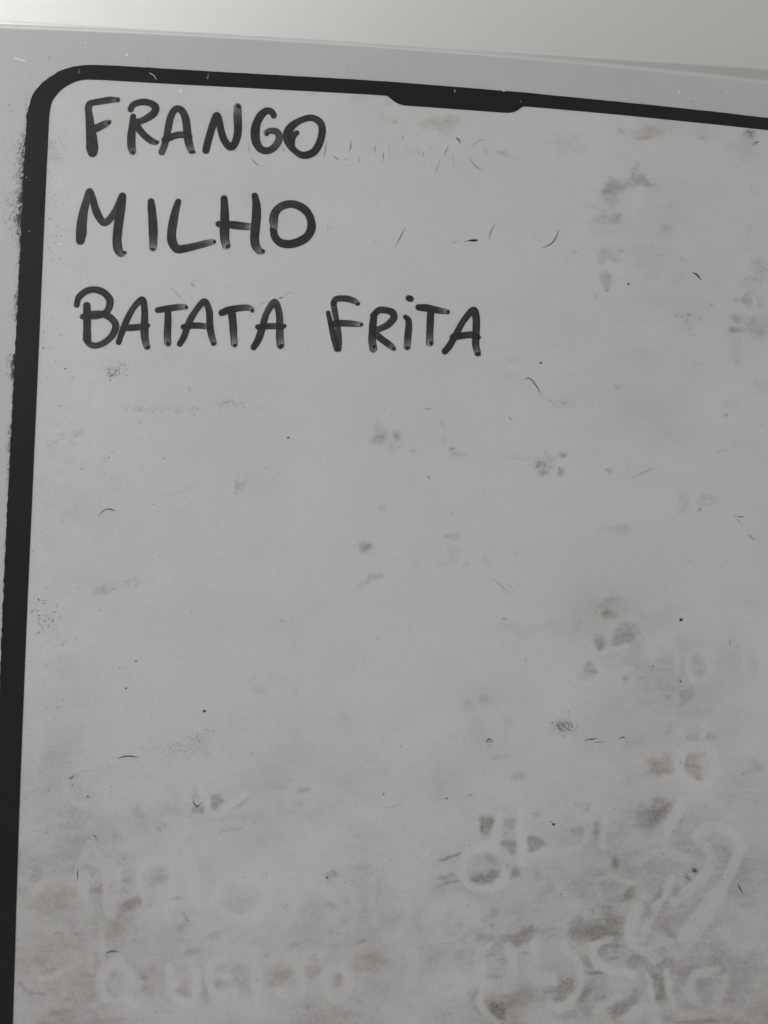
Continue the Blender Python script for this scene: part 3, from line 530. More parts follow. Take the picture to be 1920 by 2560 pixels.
# ------------------------------------------------------------------ marker ink
class Ink:
    """thin ribbons with an ink density per vertex; every stroke lies a hair above the one before"""
    def __init__(self): self.v, self.f, self.a, self.k = [], [], [], 0
    def add(self, P, rows, dens):
        pass
    def ribbon(self, pts, wid, dens, y0=YI, streak=0.10, cap=True, dy=0.000035, across=9, seed=None, edge=0.10):
        """pts photo pixels; wid, dens one value per point"""
        r = np.random.default_rng(seed if seed is not None else len(self.v) + 11)
        c_ = catmull(pts, 8) if len(pts) > 2 else np.array([np.array(pts[0]) + (np.array(pts[1]) - np.array(pts[0])) * t for t in np.linspace(0, 1, 9)], float)
        n_ = len(c_); t = np.linspace(0, 1, n_); tk = np.linspace(0, 1, len(pts))
        wv = np.interp(t, tk, wid); dv = np.interp(t, np.linspace(0, 1, len(dens)), dens)
        tg = np.gradient(c_, axis=0); tg /= np.linalg.norm(tg, axis=1)[:, None] + 1e-9
        if cap:                                                   # round ends
            def capr(p, d_, w0, sgn):
                ks = np.array([0.985, 0.9, 0.75, 0.55, 0.3]) if sgn < 0 else np.array([0.3, 0.55, 0.75, 0.9, 0.985])
                return np.array([p + d_ * sgn * w0 / 2 * k_ * 0.85 for k_ in ks]), np.sqrt(1 - ks ** 2) * w0
            a0, w0 = capr(c_[0], tg[0], wv[0], -1); a1, w1 = capr(c_[-1], tg[-1], wv[-1], 1)
            c_ = np.concatenate([a0, c_, a1]); wv = np.concatenate([w0, wv, w1])
            dv = np.concatenate([np.full(5, dv[0]), dv, np.full(5, dv[-1])]); tg = np.concatenate([np.repeat(tg[:1], 5, 0), tg, np.repeat(tg[-1:], 5, 0)])
        n_ = len(c_)
        wob = np.interp(np.arange(n_), np.arange(0, n_ + 6, 6), r.normal(0, 1, len(np.arange(0, n_ + 6, 6))))
        nr = np.stack([-tg[:, 1], tg[:, 0]], 1)
        sc = r.normal(0, 1, across); sc = np.convolve(np.concatenate([sc[-1:], sc, sc[:1]]), [.25, .5, .25], 'valid')
        lo = np.interp(np.arange(n_), np.arange(0, n_ + 5, 5), r.normal(0, 1, len(np.arange(0, n_ + 5, 5))))
        base = len(self.v); y = y0 - self.k * dy; self.k += 1
        us = np.linspace(-1, 1, across)
        px = c_[:, None, 0] + nr[:, None, 0] * us[None] * (wv * (1 + .025 * wob))[:, None] / 2
        py = c_[:, None, 1] + nr[:, None, 1] * us[None] * (wv * (1 + .025 * wob))[:, None] / 2
        X, Z = px2panel(px.ravel(), py.ravel())
        al = dv[:, None] + streak * sc[None] * (1.15 - dv[:, None]) + 0.035 * lo[:, None] + edge * (np.abs(us)[None] > .8) * (1 - dv[:, None]) * 1.2
        al = np.clip(al, 0, .985).ravel()
        self.v += list(zip(X, np.full(len(X), y), Z)); self.a += list(al)
        for i in range(n_ - 1):
            for j in range(across - 1):
                a = base + i * across + j; self.f.append((a, a + 1, a + across + 1, a + across))
    def disc(self, x, y, rx, ry=None, d=.97, soft=.55, y0=YI, dy=0.000035, seed=0):
        ry = ry or rx; r = np.random.default_rng(int(x * 7 + y) + seed); n_ = 14
        base = len(self.v); yy_ = y0 - self.k * dy; self.k += 1
        ang = np.linspace(0, 2 * math.pi, n_, endpoint=False); jit = 1 + r.normal(0, .07, n_)
        px, py, al = [x], [y], [d]
        for k_, a_ in ((.6, d), (1.0, d * soft), (1.25, 0.0)):
            px += list(x + rx * k_ * np.cos(ang) * jit); py += list(y + ry * k_ * np.sin(ang) * jit); al += [a_] * n_
        X, Z = px2panel(px, py)
        self.v += list(zip(X, np.full(len(X), yy_), Z)); self.a += al
        for i in range(n_):
            j = (i + 1) % n_; self.f.append((base, base + 1 + i, base + 1 + j))
            for q in range(2):
                a = base + 1 + q * n_; self.f.append((a + i, a + n_ + i, a + n_ + j, a + j))
    def build(self, name, material, parent, label=None, stuff=False):
        V = np.array(self.v)
        fs = []
        for f_ in self.f:                                         # all faces towards the viewer (-y)
            a, b_, c_ = V[f_[0]], V[f_[1]], V[f_[2]]
            cr = (b_[0] - a[0]) * (c_[2] - a[2]) - (b_[2] - a[2]) * (c_[0] - a[0])
            fs.append(f_ if cr > 0 else tuple(reversed(f_)))
        me_ = mesh(name, self.v, fs)
        at_ = me_.attributes.new('ink', 'FLOAT', 'POINT'); at_.data.foreach_set('value', np.array(self.a, np.float32))
        o_ = link(name, me_, material, parent)
        if label: o_['label'] = label
        if stuff: o_['kind'] = 'stuff'
        return o_

class Field:
    """ink of one letter as a fine sheet: density per vertex, strokes built up where they cross"""
    def __init__(self): self.s, self.d = [], []
    def stroke(self, pts, wid, dens): self.s.append((pts, wid, dens))
    def dot(self, x, y, rx, ry): self.d.append((x, y, rx, ry))
    def build(self, name, material, parent, label, step=1.0):
        P_ = np.concatenate([np.array(p) for p, w, d_ in self.s] + [np.array([(x, y)]) for x, y, _, _ in self.d])
        m = max(max(w) for p, w, d_ in self.s) * .5 + 4
        gx_ = np.arange(P_[:, 0].min() - m, P_[:, 0].max() + m, step); gy_ = np.arange(P_[:, 1].min() - m, P_[:, 1].max() + m, step)
        X, Y = np.meshgrid(gx_, gy_); q = np.stack([X.ravel(), Y.ravel()], 1); T = np.ones(len(q))
        for k_, (pts, wid, dens) in enumerate(self.s):
            r = np.random.default_rng(int(pts[0][0] * 13 + pts[0][1] * 7 + k_))
            c_ = catmull(pts, 12) if len(pts) > 2 else np.array([np.array(pts[0]) + (np.array(pts[1]) - np.array(pts[0])) * t for t in np.linspace(0, 1, 14)], float)
            n_ = len(c_); t = np.linspace(0, 1, n_)
            hw = np.interp(t, np.linspace(0, 1, len(wid)), wid) / 2
            hw = hw * (1 + .03 * np.interp(np.arange(n_), np.arange(0, n_ + 9, 9), r.normal(0, 1, len(np.arange(0, n_ + 9, 9)))))
            dv = np.interp(t, np.linspace(0, 1, len(dens)), dens)
            tg = np.gradient(c_, axis=0); tg /= np.linalg.norm(tg, axis=1)[:, None] + 1e-9
            arc = np.concatenate([[0], np.cumsum(np.linalg.norm(np.diff(c_, axis=0), axis=1))])
            dx = q[:, None, 0] - c_[None, :, 0]; dy = q[:, None, 1] - c_[None, :, 1]
            dist = np.hypot(dx, dy); ins = hw[None] - dist
            i_ = ins.argmax(1); a_ = np.arange(len(q)); inside_ = ins[a_, i_]
            # nearest centre point rules the shade
            j_ = dist.argmin(1)
            u = (dx[a_, j_] * -tg[j_, 1] + dy[a_, j_] * tg[j_, 0]) / hw[j_]
            ks = np.linspace(-1.3, 1.3, 12); st = np.interp(u, ks, r.normal(0, 1, 12)); st2 = np.interp(u, np.linspace(-1.3, 1.3, 5), r.normal(0, 1, 5))
            lo = np.interp(arc[j_], np.arange(0, arc[-1] + 14, 14), r.normal(0, 1, len(np.arange(0, arc[-1] + 14, 14))))
            d0 = dv[j_]
            al = d0 + (.10 * st + .10 * st2) * (1.10 - d0) + .022 * lo + .55 * (1 - d0) * sstep((np.abs(u) - .62) / .3)
            al = np.clip(al, 0, .985) * sstep((inside_ + .7) / 1.5)
            T *= np.where(T < .999, 1 - al * .86, 1 - al)
        for x, y, rx, ry in self.d:
            r = np.random.default_rng(int(x * 3 + y)); an = np.arctan2(q[:, 1] - y, q[:, 0] - x)
            rr_ = np.hypot((q[:, 0] - x) / rx, (q[:, 1] - y) / ry) * (1 + .12 * np.sin(an * 2 + r.uniform(0, 6)) + .07 * np.sin(an * 5 + r.uniform(0, 6)))
            T *= 1 - .93 * sstep((1.12 - rr_) / .45)
        A = (1 - T).reshape(X.shape); cell = np.maximum.reduce([A[:-1, :-1], A[1:, :-1], A[:-1, 1:], A[1:, 1:]]) > .015
        ii_, jj_ = np.nonzero(cell); w_ = X.shape[1]
        qd = np.stack([ii_ * w_ + jj_, (ii_ + 1) * w_ + jj_, (ii_ + 1) * w_ + jj_ + 1, ii_ * w_ + jj_ + 1], 1)
        us_ = np.zeros(X.size, bool); us_[qd.ravel()] = True; rm = np.cumsum(us_) - 1; qd = rm[qd].astype(np.int32)
        px_, pz_ = px2panel(X.ravel()[us_], Y.ravel()[us_])
        me_ = bpy.data.meshes.new(name)
        me_.vertices.add(len(px_)); me_.vertices.foreach_set('co', np.stack([px_, np.full(len(px_), YI), pz_], 1).astype(np.float32).ravel())
        me_.loops.add(qd.size); me_.loops.foreach_set('vertex_index', qd.ravel())
        me_.polygons.add(len(qd)); me_.polygons.foreach_set('loop_start', np.arange(0, qd.size, 4, dtype=np.int32)); me_.update(calc_edges=True)
        at_ = me_.attributes.new('ink', 'FLOAT', 'POINT'); at_.data.foreach_set('value', A.ravel()[us_].astype(np.float32))
        o_ = link(name, me_, material, parent); o_['label'] = label
        return o_

N_, E_, T_ = .86, .93, .50           # ordinary ink, dwell at a stroke's start, thin ink just before its end
END = [E_, .89, N_, N_, .85, .80, .66, T_]
DK = [E_, .90, .87, .87, .86]
MID = [.84, .84, .86, .88]
def write(word, label, ox, oy, s, letters, loc_px):
    x, z = px2panel([loc_px[0]], [loc_px[1]])
    e = empty('handwritten_word', (0, 0, 0), label, None, sheet)
    for ch, items in letters:
        ink = Field()
        for it in items:
            if it[0] == 'o':
                _, x_, y_, rx, *rest = it
                ink.dot(ox + x_ / s, oy + y_ / s, rx / s * .95, (rest[0] if rest else rx) / s * .95)
            else:
                pts, wid, dens = it
                ink.stroke([(ox + a / s, oy + b_ / s) for a, b_ in pts], [w / s for w in wid], [d_ if d_ > .6 else d_ - .12 for d_ in dens])
        ink.build('letter', M_INK, e, 'letter %s of %s in black marker' % (ch, word))
write('FRANGO', 'word FRANGO handwritten in black marker capitals', 160, 220, 4.1475, [
 ('F', [([(297, 672), (293, 610), (287, 520), (275, 420), (264, 300), (254, 225), (268, 172), (320, 153), (400, 140), (480, 127), (552, 127)], [108, 126, 118, 95, 77, 74, 72, 68, 66, 66, 52], [.89, .88, .86, .83, .80, .78, .84, .87, .85, .80, .52]), ('o', 562, 128, 27),
        ([(285, 440), (350, 415), (420, 380), (462, 361)], [82, 80, 72, 58], [.86, .86, .76, .50]), ('o', 468, 360, 27)]),
 ('R', [([(718, 300), (710, 400), (700, 500), (700, 600), (712, 660)], [62, 75, 86, 86, 74], [.91, .90, .87, .84, .55]), ('o', 716, 672, 25),
        ([(693, 225), (718, 178), (790, 152), (860, 152), (925, 178), (952, 218), (930, 268), (870, 312), (800, 347), (748, 368), (775, 425), (840, 500), (905, 550), (955, 570)], [66, 66, 68, 70, 75, 80, 80, 74, 70, 72, 76, 72, 70, 55], [.82, .88, .88, .87, .87, .86, .85, .84, .80, .84, .87, .86, .80, .52]), ('o', 963, 568, 29, 24)]),
 ('A', [([(1015, 668), (1045, 590), (1070, 480), (1085, 400), (1105, 310), (1140, 240), (1185, 218), (1232, 252), (1262, 330), (1275, 420), (1282, 500), (1298, 585), (1322, 655)], [72, 74, 75, 75, 74, 70, 70, 76, 82, 85, 85, 82, 76], [.68, .80, .82, .80, .80, .82, .80, .84, .86, .86, .84, .78, .52]), ('o', 1330, 667, 36, 22),
        ([(1043, 542), (1090, 520), (1170, 493), (1240, 489), (1300, 500)], [66, 74, 68, 68, 60], [.90, .90, .86, .76, .50]), ('o', 1311, 506, 28)]),
 ('N', [([(1472, 650), (1485, 590), (1515, 480), (1548, 375), (1583, 292), (1612, 360), (1630, 450), (1660, 540), (1715, 610), (1763, 590), (1797, 500), (1804, 400), (1800, 300), (1800, 200)], [78, 78, 78, 80, 82, 78, 76, 76, 80, 80, 86, 87, 86, 78], [.92, .92, .91, .89, .85, .90, .90, .89, .86, .86, .88, .86, .72, .50]), ('o', 1808, 195, 29)]),
 ('G', [([(2175, 290), (2152, 252), (2100, 242), (2040, 290), (1995, 380), (1982, 470), (1992, 560), (2032, 630), (2100, 655), (2172, 625), (2225, 552), (2228, 490), (2190, 452), (2130, 450), (2098, 470)], [64, 68, 76, 86, 92, 95, 90, 80, 72, 74, 78, 76, 66, 62, 60], [.85, .87, .90, .91, .91, .90, .89, .87, .85, .78, .68, .72, .80, .72, .58]), ('o', 2105, 480, 26)]),
 ('O', [([(2415, 468), (2372, 505), (2362, 585), (2382, 640)], [54, 74, 66, 46], [.88, .86, .80, .84]),
        ([(2390, 655), (2455, 695), (2520, 698), (2597, 660), (2650, 570), (2676, 460), (2662, 372), (2600, 322), (2530, 315), (2440, 347), (2360, 402), (2317, 470), (2315, 540), (2350, 610), (2395, 655)], [62, 72, 76, 80, 80, 80, 76, 70, 68, 70, 84, 88, 84, 74, 62], [.88, .88, .87, .88, .86, .85, .84, .80, .86, .86, .87, .86, .82, .78, .86]), ('o', 2382, 645, 28)])], (500, 400))
write('MILHO', 'word MILHO handwritten in black marker capitals', 160, 450, 4.1475, [
 ('M', [([(170, 630), (180, 550), (186, 450), (205, 330), (235, 215), (266, 122), (298, 200), (322, 285), (356, 372), (412, 445), (470, 415), (530, 330), (575, 240), (606, 172)], [92, 114, 106, 90, 80, 72, 76, 80, 80, 76, 76, 74, 72, 76], [.93, .89, .85, .83, .80, .88, .90, .89, .86, .82, .80, .78, .80, .84]),
        ([(608, 172), (592, 300), (572, 420), (557, 540), (551, 640), (562, 720), (592, 768), (622, 757)], [76, 96, 100, 98, 98, 92, 74, 44], [.84, .84, .85, .85, .82, .70, .56, .50]), ('o', 630, 755, 25, 20)]),
 ('I', [([(903, 228), (912, 320), (921, 430), (926, 550), (927, 650), (923, 710)], [68, 86, 95, 95, 92, 78], [.91, .90, .88, .84, .68, .50]), ('o', 922, 722, 29, 17)]),
 ('L', [([(1185, 228), (1160, 310), (1136, 420), (1118, 540), (1122, 640), (1168, 715), (1240, 716), (1350, 692), (1450, 666), (1535, 645)], [62, 82, 90, 93, 95, 90, 85, 80, 76, 60], [.86, .84, .84, .84, .85, .89, .88, .84, .74, .56]), ('o', 1562, 643, 20, 22)]),
 ('H', [([(1660, 198), (1665, 300), (1667, 420), (1665, 520), (1668, 620), (1684, 685)], [72, 86, 95, 98, 95, 85], [.91, .89, .88, .85, .72, .50]), ('o', 1700, 692, 25),
        ([(1602, 460), (1660, 462), (1760, 470), (1860, 482), (1930, 488)], [66, 75, 82, 78, 72], [.94, .90, .88, .76, .52]),
        ([(1978, 168), (1995, 260), (1995, 380), (1985, 500), (1976, 600), (1986, 680), (2022, 736), (2060, 745)], [68, 86, 95, 95, 95, 95, 76, 50], [.90, .89, .88, .87, .84, .74, .58, .52]), ('o', 2066, 742, 23)]),
 ('O', [([(2170, 515), (2186, 590), (2240, 650), (2330, 668), (2430, 645), (2520, 590), (2564, 500), (2554, 400), (2503, 318), (2420, 266), (2330, 253), (2240, 286), (2186, 350), (2173, 430), (2182, 492)], [76, 85, 88, 88, 88, 88, 88, 88, 86, 83, 80, 82, 90, 92, 70], [.92, .89, .89, .89, .88, .88, .86, .84, .84, .82, .80, .78, .78, .66, .54])])], (500, 620))
write('BATATA', 'word BATATA handwritten in black marker capitals before FRITA', 160, 700, 2.9625, [
 ('B', [([(170, 192), (172, 260), (172, 340), (172, 420), (178, 448)], [56, 58, 60, 60, 52], [.93, .90, .85, .82, .80]),
        ([(95, 186), (110, 132), (160, 88), (220, 72), (290, 92), (337, 142), (338, 196), (312, 240), (255, 268), (190, 274), (135, 276)], [44, 50, 48, 48, 52, 56, 54, 46, 44, 42, 38], [.91, .90, .89, .88, .86, .84, .78, .76, .78, .76, .62]),
        ([(135, 272), (200, 256), (290, 256), (350, 286), (384, 340), (360, 410), (300, 465), (235, 488), (185, 472), (160, 438)], [38, 54, 50, 54, 54, 50, 48, 48, 46, 42], [.70, .80, .84, .84, .84, .86, .85, .82, .80, .84]), ('o', 163, 432, 18)]),
 ('A', [([(405, 462), (430, 390), (470, 290), (520, 202), (580, 147), (597, 220), (597, 320), (597, 400), (605, 460), (616, 498)], [44, 50, 50, 48, 50, 52, 56, 58, 58, 48], [.92, .90, .85, .80, .82, .86, .85, .80, .64, .5]), ('o', 620, 501, 18),
        ([(440, 355), (500, 355), (560, 350), (618, 340)], [46, 52, 50, 44], [.90, .88, .80, .5]), ('o', 626, 337, 15)]),
 ('T', [([(695, 225), (760, 215), (830, 205), (898, 200)], [44, 52, 48, 42], [.94, .90, .80, .5]), ('o', 908, 204, 15), ([(770, 240), (770, 320), (766, 400), (768, 468)], [50, 55, 58, 56], [.88, .88, .80, .48]), ('o', 771, 475, 19)]),
 ('A', [([(858, 475), (890, 420), (925, 320), (975, 232), (1040, 162), (1075, 230), (1080, 320), (1090, 400), (1110, 468)], [44, 50, 50, 48, 50, 50, 52, 52, 46], [.92, .88, .82, .80, .78, .82, .84, .80, .5]), ('o', 1108, 475, 21, 16),
        ([(885, 350), (940, 340), (1010, 340), (1082, 350)], [44, 50, 48, 42], [.94, .88, .80, .52]), ('o', 1090, 349, 13)]),
 ('T', [([(1168, 245), (1220, 225), (1300, 210), (1360, 207), (1395, 220)], [48, 56, 50, 46, 38], [.94, .90, .82, .68, .52]), ('o', 1396, 230, 16), ([(1245, 260), (1252, 330), (1256, 400), (1262, 475)], [60, 56, 55, 54], [.88, .86, .78, .48]), ('o', 1267, 486, 17)]),
 ('A', [([(1405, 500), (1440, 440), (1470, 350), (1500, 250), (1558, 167), (1590, 230), (1598, 330), (1598, 420), (1604, 488)], [46, 54, 56, 50, 50, 52, 56, 58, 55], [.94, .91, .84, .78, .78, .82, .82, .76, .48]), ('o', 1608, 493, 21),
        ([(1435, 350), (1500, 345), (1570, 343), (1626, 343)], [42, 48, 48, 42], [.94, .88, .74, .48]), ('o', 1635, 344, 16)])], (450, 870))
write('FRITA', 'word FRITA handwritten in black marker with dotted i', 700, 700, 2.9625, [
 ('F', [([(356, 245), (376, 330), (398, 430), (420, 512)], [34, 42, 46, 44], [.88, .86, .84, .84]), ([(396, 172), (408, 250), (428, 350), (438, 450), (434, 515)], [46, 44, 44, 42, 42], [.74, .80, .82, .80, .78]),
        ([(396, 172), (420, 142), (490, 140), (545, 156), (574, 174)], [46, 48, 48, 44, 38], [.82, .86, .84, .70, .5]), ('o', 577, 180, 17), ([(380, 330), (440, 322), (530, 325), (596, 332)], [42, 50, 50, 36], [.92, .88, .74, .5]), ('o', 604, 332, 14)]),
 ('R', [([(695, 262), (686, 350), (681, 440), (690, 512)], [50, 56, 56, 58], [.86, .84, .76, .58]), ('o', 696, 496, 14, 18),
        ([(690, 266), (730, 227), (780, 226), (830, 242), (842, 282), (800, 332), (742, 362), (694, 382), (740, 430), (800, 475), (836, 503)], [48, 50, 50, 55, 58, 52, 48, 48, 52, 52, 44], [.86, .85, .86, .84, .82, .82, .78, .72, .85, .80, .52]), ('o', 843, 511, 17)]),
 ('i', [([(928, 275), (950, 300), (952, 350), (946, 420), (941, 498)], [36, 48, 52, 55, 52], [.90, .88, .86, .82, .5]), ('o', 944, 505, 18), ([(952, 136), (968, 142)], [46, 46], [.86, .78]), ('o', 958, 138, 18)]),
 ('T', [([(1025, 205), (1090, 210), (1160, 225), (1234, 237)], [50, 56, 52, 40], [.94, .92, .82, .5]), ('o', 1245, 239, 17), ([(1115, 240), (1112, 320), (1108, 400), (1108, 468)], [52, 55, 55, 55], [.89, .87, .80, .5]), ('o', 1118, 470, 18)]),
 ('A', [([(1220, 530), (1260, 480), (1310, 390), (1360, 302), (1430, 227), (1452, 290), (1450, 400), (1448, 480), (1462, 540)], [48, 50, 50, 48, 55, 56, 56, 56, 52], [.94, .91, .86, .82, .84, .86, .84, .78, .5]), ('o', 1465, 551, 22),
        ([(1280, 425), (1340, 415), (1410, 408), (1462, 422)], [50, 53, 52, 44], [.95, .88, .80, .52]), ('o', 1470, 429, 18)])], (980, 880))

# ------------------------------------------------------------------ leftover hairlines and specks of old ink
res = Ink()
YR = -0.00040
def hair(ox, oy, s, items, kw=.8, kd=1.0):
    for pts, w, d_ in items:
        q = [(ox + x / s, oy + y / s) for x, y in pts]; n_ = len(q)
        wd = w / s * kw; d_ = min(d_ * kd, .97)
        prof_ = [0.45] + [1.0] * (n_ - 2) + [0.4] if n_ > 2 else [0.9, 0.5]
        res.ribbon(q, [max(wd * p_, 0.8) for p_ in prof_], [d_ * .6, d_ * .82, d_ * .82, d_ * .4], y0=YR, dy=0, across=3, streak=0.05, cap=False, edge=0)
def spot(x, y, r_, d_=.9): res.disc(x, y, r_, r_ * .85, d_, .6, y0=YR, dy=0)
hair(560, 300, 2.183, [([(140, 128), (135, 160), (137, 182)], 4, .45), ([(148, 210), (170, 236), (200, 255)], 5, .7), ([(320, 148), (326, 165), (322, 186)], 5, .35), ([(560, 115), (552, 170), (540, 215)], 5, .6), ([(692, 105), (691, 150), (679, 180)], 5, .7), ([(593, 195), (612, 210), (632, 218)], 5, .65), ([(655, 221), (682, 217)], 4, .45), ([(734, 203), (735, 240)], 4, .7),
    ([(828, 146), (822, 160), (823, 180)], 5, .6), ([(868, 170), (869, 200), (866, 236)], 4, .65), ([(976, 86), (977, 108)], 5, .6), ([(1024, 170), (1028, 188)], 4, .5), ([(1090, 178), (1083, 209)], 4, .6), ([(1132, 153), (1131, 170)], 4, .5), ([(1262, 98), (1280, 109), (1288, 133)], 8, .85), ([(1228, 138), (1212, 170), (1200, 200)], 5, .6), ([(1182, 210), (1165, 262), (1148, 300)], 4, .4), ([(1345, 165), (1372, 130), (1405, 112), (1448, 110)], 4, .35),
    ([(1341, 203), (1358, 238), (1382, 262), (1428, 286)], 5, .5), ([(60, 160), (63, 182)], 5, .5), ([(1250, 195), (1255, 265)], 3, .35), ([(960, 195), (958, 215)], 3, .4), ([(988, 590), (962, 640), (934, 695)], 5, .75), ([(1308, 668), (1340, 658), (1384, 660)], 6, .6), ([(1478, 566), (1455, 615), (1446, 656)], 5, .65), ([(1245, 672), (1280, 662)], 6, .35), ([(565, 575), (570, 605)], 4, .45), ([(815, 665), (832, 650)], 4, .4), ([(905, 130), (900, 180), (915, 225)], 3, .3), ([(1000, 150), (1012, 200)], 3, .3), ([(1050, 140), (1062, 190), (1080, 170)], 3, .28), ([(770, 165), (790, 190), (800, 160)], 3, .28)], 1.0, 1.25)
for dx_, r_ in ((1345, 7), (1358, 10), (1372, 9)): res.ribbon([(560 + (dx_ - 6) / 2.183, 300 + 660 / 2.183), (560 + (dx_ + 8) / 2.183, 300 + 657 / 2.183)], [r_ * .55, r_ * .55], [.75, .9], y0=YR, dy=0, across=3, edge=0)
hair(960, 300, 1.728, [([(752, 474), (744, 505), (718, 538), (675, 556)], 6, .8), ([(640, 478), (650, 505), (672, 528)], 3, .4), ([(1328, 661), (1345, 665), (1358, 678), (1371, 695)], 10, .8), ([(695, 383), (712, 378)], 4, .5), ([(1598, 100), (1620, 95)], 7, .8), ([(1568, 50), (1590, 60)], 5, .5)])
hair(960, 750, 1.728, [([(603, 346), (624, 338), (645, 354), (664, 384), (676, 408)], 6, .85), ([(676, 408), (688, 427)], 3, .4), ([(170, 469), (195, 473), (201, 463)], 5, .7), ([(539, 502), (545, 512), (552, 518)], 6, .75), ([(178, 762), (194, 764), (198, 779)], 5, .8), ([(1066, 773), (1120, 746), (1192, 717)], 4, .55), ([(1130, 478), (1200, 545), (1262, 610)], 5, .14), ([(508, 671), (570, 685), (632, 702)], 4, .25), ([(1525, 937), (1556, 936)], 7, .9), ([(1508, 935), (1520, 938)], 4, .6), ([(486, 362), (496, 370)], 4, .5), ([(755, 722), (760, 735)], 6, .6), ([(286, 648), (305, 638)], 6, .5)])
hair(960, 1200, 1.728, [([(1518, 165), (1530, 178), (1540, 188)], 5, .5), ([(1572, 238), (1588, 252), (1606, 262)], 6, .55), ([(1580, 236), (1584, 252)], 5, .6), ([(470, 428), (510, 462), (536, 487)], 5, .5), ([(574, 458), (592, 454)], 4, .5), ([(1499, 688), (1491, 703), (1497, 718)], 5, .75), ([(863, 1125), (895, 1120), (924, 1115)], 7, .9), ([(905, 1133), (952, 1131)], 5, .75), ([(1016, 1119), (1030, 1110), (1043, 1117)], 7, .85), ([(1046, 1126), (1049, 1140)], 4, .5), ([(607, 768), (610, 788)], 4, .6), ([(440, 1129), (455, 1119), (471, 1129)], 8, .9), ([(443, 1130), (470, 1131)], 6, .85), ([(446, 1138), (453, 1146)], 5, .7), ([(742, 1045), (752, 1065), (768, 1082)], 8, .6), ([(776, 1060), (790, 1075), (815, 1086)], 7, .5), ([(930, 445), (960, 418)], 3, .3), ([(472, 298), (482, 305)], 5, .55), ([(560, 316), (574, 317)], 4, .5), ([(42, 343), (56, 344)], 4, .5), ([(530, 600), (518, 606)], 6, .5)])
hair(0, 1200, 1.728, [([(425, 156), (450, 132), (476, 126), (502, 134)], 6, .8), ([(478, 130), (500, 133)], 6, .6), ([(1210, 596), (1216, 610), (1232, 613)], 4, .6), ([(1250, 600), (1268, 597)], 4, .5), ([(510, 1204), (535, 1194), (570, 1193), (599, 1200)], 7, .95), ([(1272, 908), (1288, 930)], 4, .5), ([(298, 1292), (308, 1286), (322, 1272)], 6, .6), ([(330, 1275), (360, 1256), (405, 1256)], 3, .3), ([(1020, 616), (1030, 628)], 4, .5), ([(940, 200), (948, 215)], 4, .5), ([(240, 988), (262, 975)], 5, .5), ([(1080, 1090), (1160, 1098)], 2, .2)])
hair(0, 1800, 1.728, [([(834, 340), (838, 360), (855, 371), (879, 350)], 6, .9), ([(400, 496), (411, 502), (417, 514)], 6, .85), ([(337, 642), (335, 668), (338, 694)], 6, .85), ([(457, 1005), (485, 998), (516, 1000)], 12, .62), ([(298, 256), (312, 248), (322, 232)], 6, .6), ([(1633, 1238), (1625, 1268)], 5, .5), ([(302, 254), (308, 246)], 8, .6), ([(740, 773), (775, 769)], 5, .4), ([(790, 835), (804, 862), (825, 868)], 8, .35), ([(305, 918), (310, 932)], 6, .3)])
hair(960, 1800, 1.728, [([(263, 341), (277, 335)], 9, .85), ([(365, 326), (384, 323)], 6, .8), ([(0, 381), (45, 372), (82, 356)], 5, .4), ([(1526, 706), (1538, 730), (1553, 753)], 8, .85), ([(250, 610), (290, 590), (330, 580)], 10, .3), ([(1335, 640), (1350, 660)], 14, .6), ([(1328, 655), (1358, 648)], 9, .6), ([(1300, 678), (1328, 694)], 10, .55)])
hair(160, 700, 2.9625, [([(785, 65), (830, 95), (860, 130), (877, 152)], 6, .6), ([(945, 12), (950, 36), (970, 60)], 12, .45), ([(945, 12), (992, 8)], 7, .4), ([(31, 112), (33, 190)], 5, .4), ([(1450, 185), (1475, 175), (1520, 155)], 7, .45), ([(1588, 142), (1610, 132), (1622, 122)], 12, .7), ([(1622, 122), (1665, 98), (1720, 104)], 6, .4), ([(1435, 228), (1448, 195)], 7, .3), ([(214, 108), (215, 132)], 5, .3), ([(815, 35), (850, 48)], 4, .35), ([(1370, 270), (1400, 262)], 6, .25), ([(2135, 205), (2140, 190)], 5, .4)])
hair(160, 220, 4.1475, [([(335, 298), (370, 299), (400, 312)], 8, .4), ([(1158, 339), (1210, 332)], 9, .45), ([(1090, 186), (1100, 198)], 12, .7)])
for x, y, r_, d_ in ((960 + 676 / 1.728, 750 + 273 / 1.728, 3, .9), (960 + 1282 / 1.728, 1200 + 604 / 1.728, 4.2, .97), (960 + 732 / 1.728, 1800 + 450 / 1.728, 3.8, .97), (960 + 720 / 1.728, 1800 + 438 / 1.728, 2, .7), (883 / 1.728, 1200 + 998 / 1.728, 4, .8), (960 + 1055 / 1.728, 300 + 710 / 1.728, 3, .85), (545 / 1.728, 1200 + 900 / 1.728, 2.5, .85), (588 / 1.728, 1200 + 783 / 1.728, 3, .6), (1217 / 1.843 + 60, 850 + 450 / 1.843, 3, .8), (435 / 2.074 + 400, 2000 + 400 / 2.074, 2, .4), (867 / 2.074 + 400, 2000 + 402 / 2.074, 2.6, .85), (380 / 1.728, 1800 + 330 / 1.728, 2.8, .8), (960 + 1160 / 1.728, 1200 + 804 / 1.728, 2, .8), (960 + 1280 / 1.728, 1200 + 870 / 1.728, 2.5, .8)):
    spot(x, y, r_, d_)
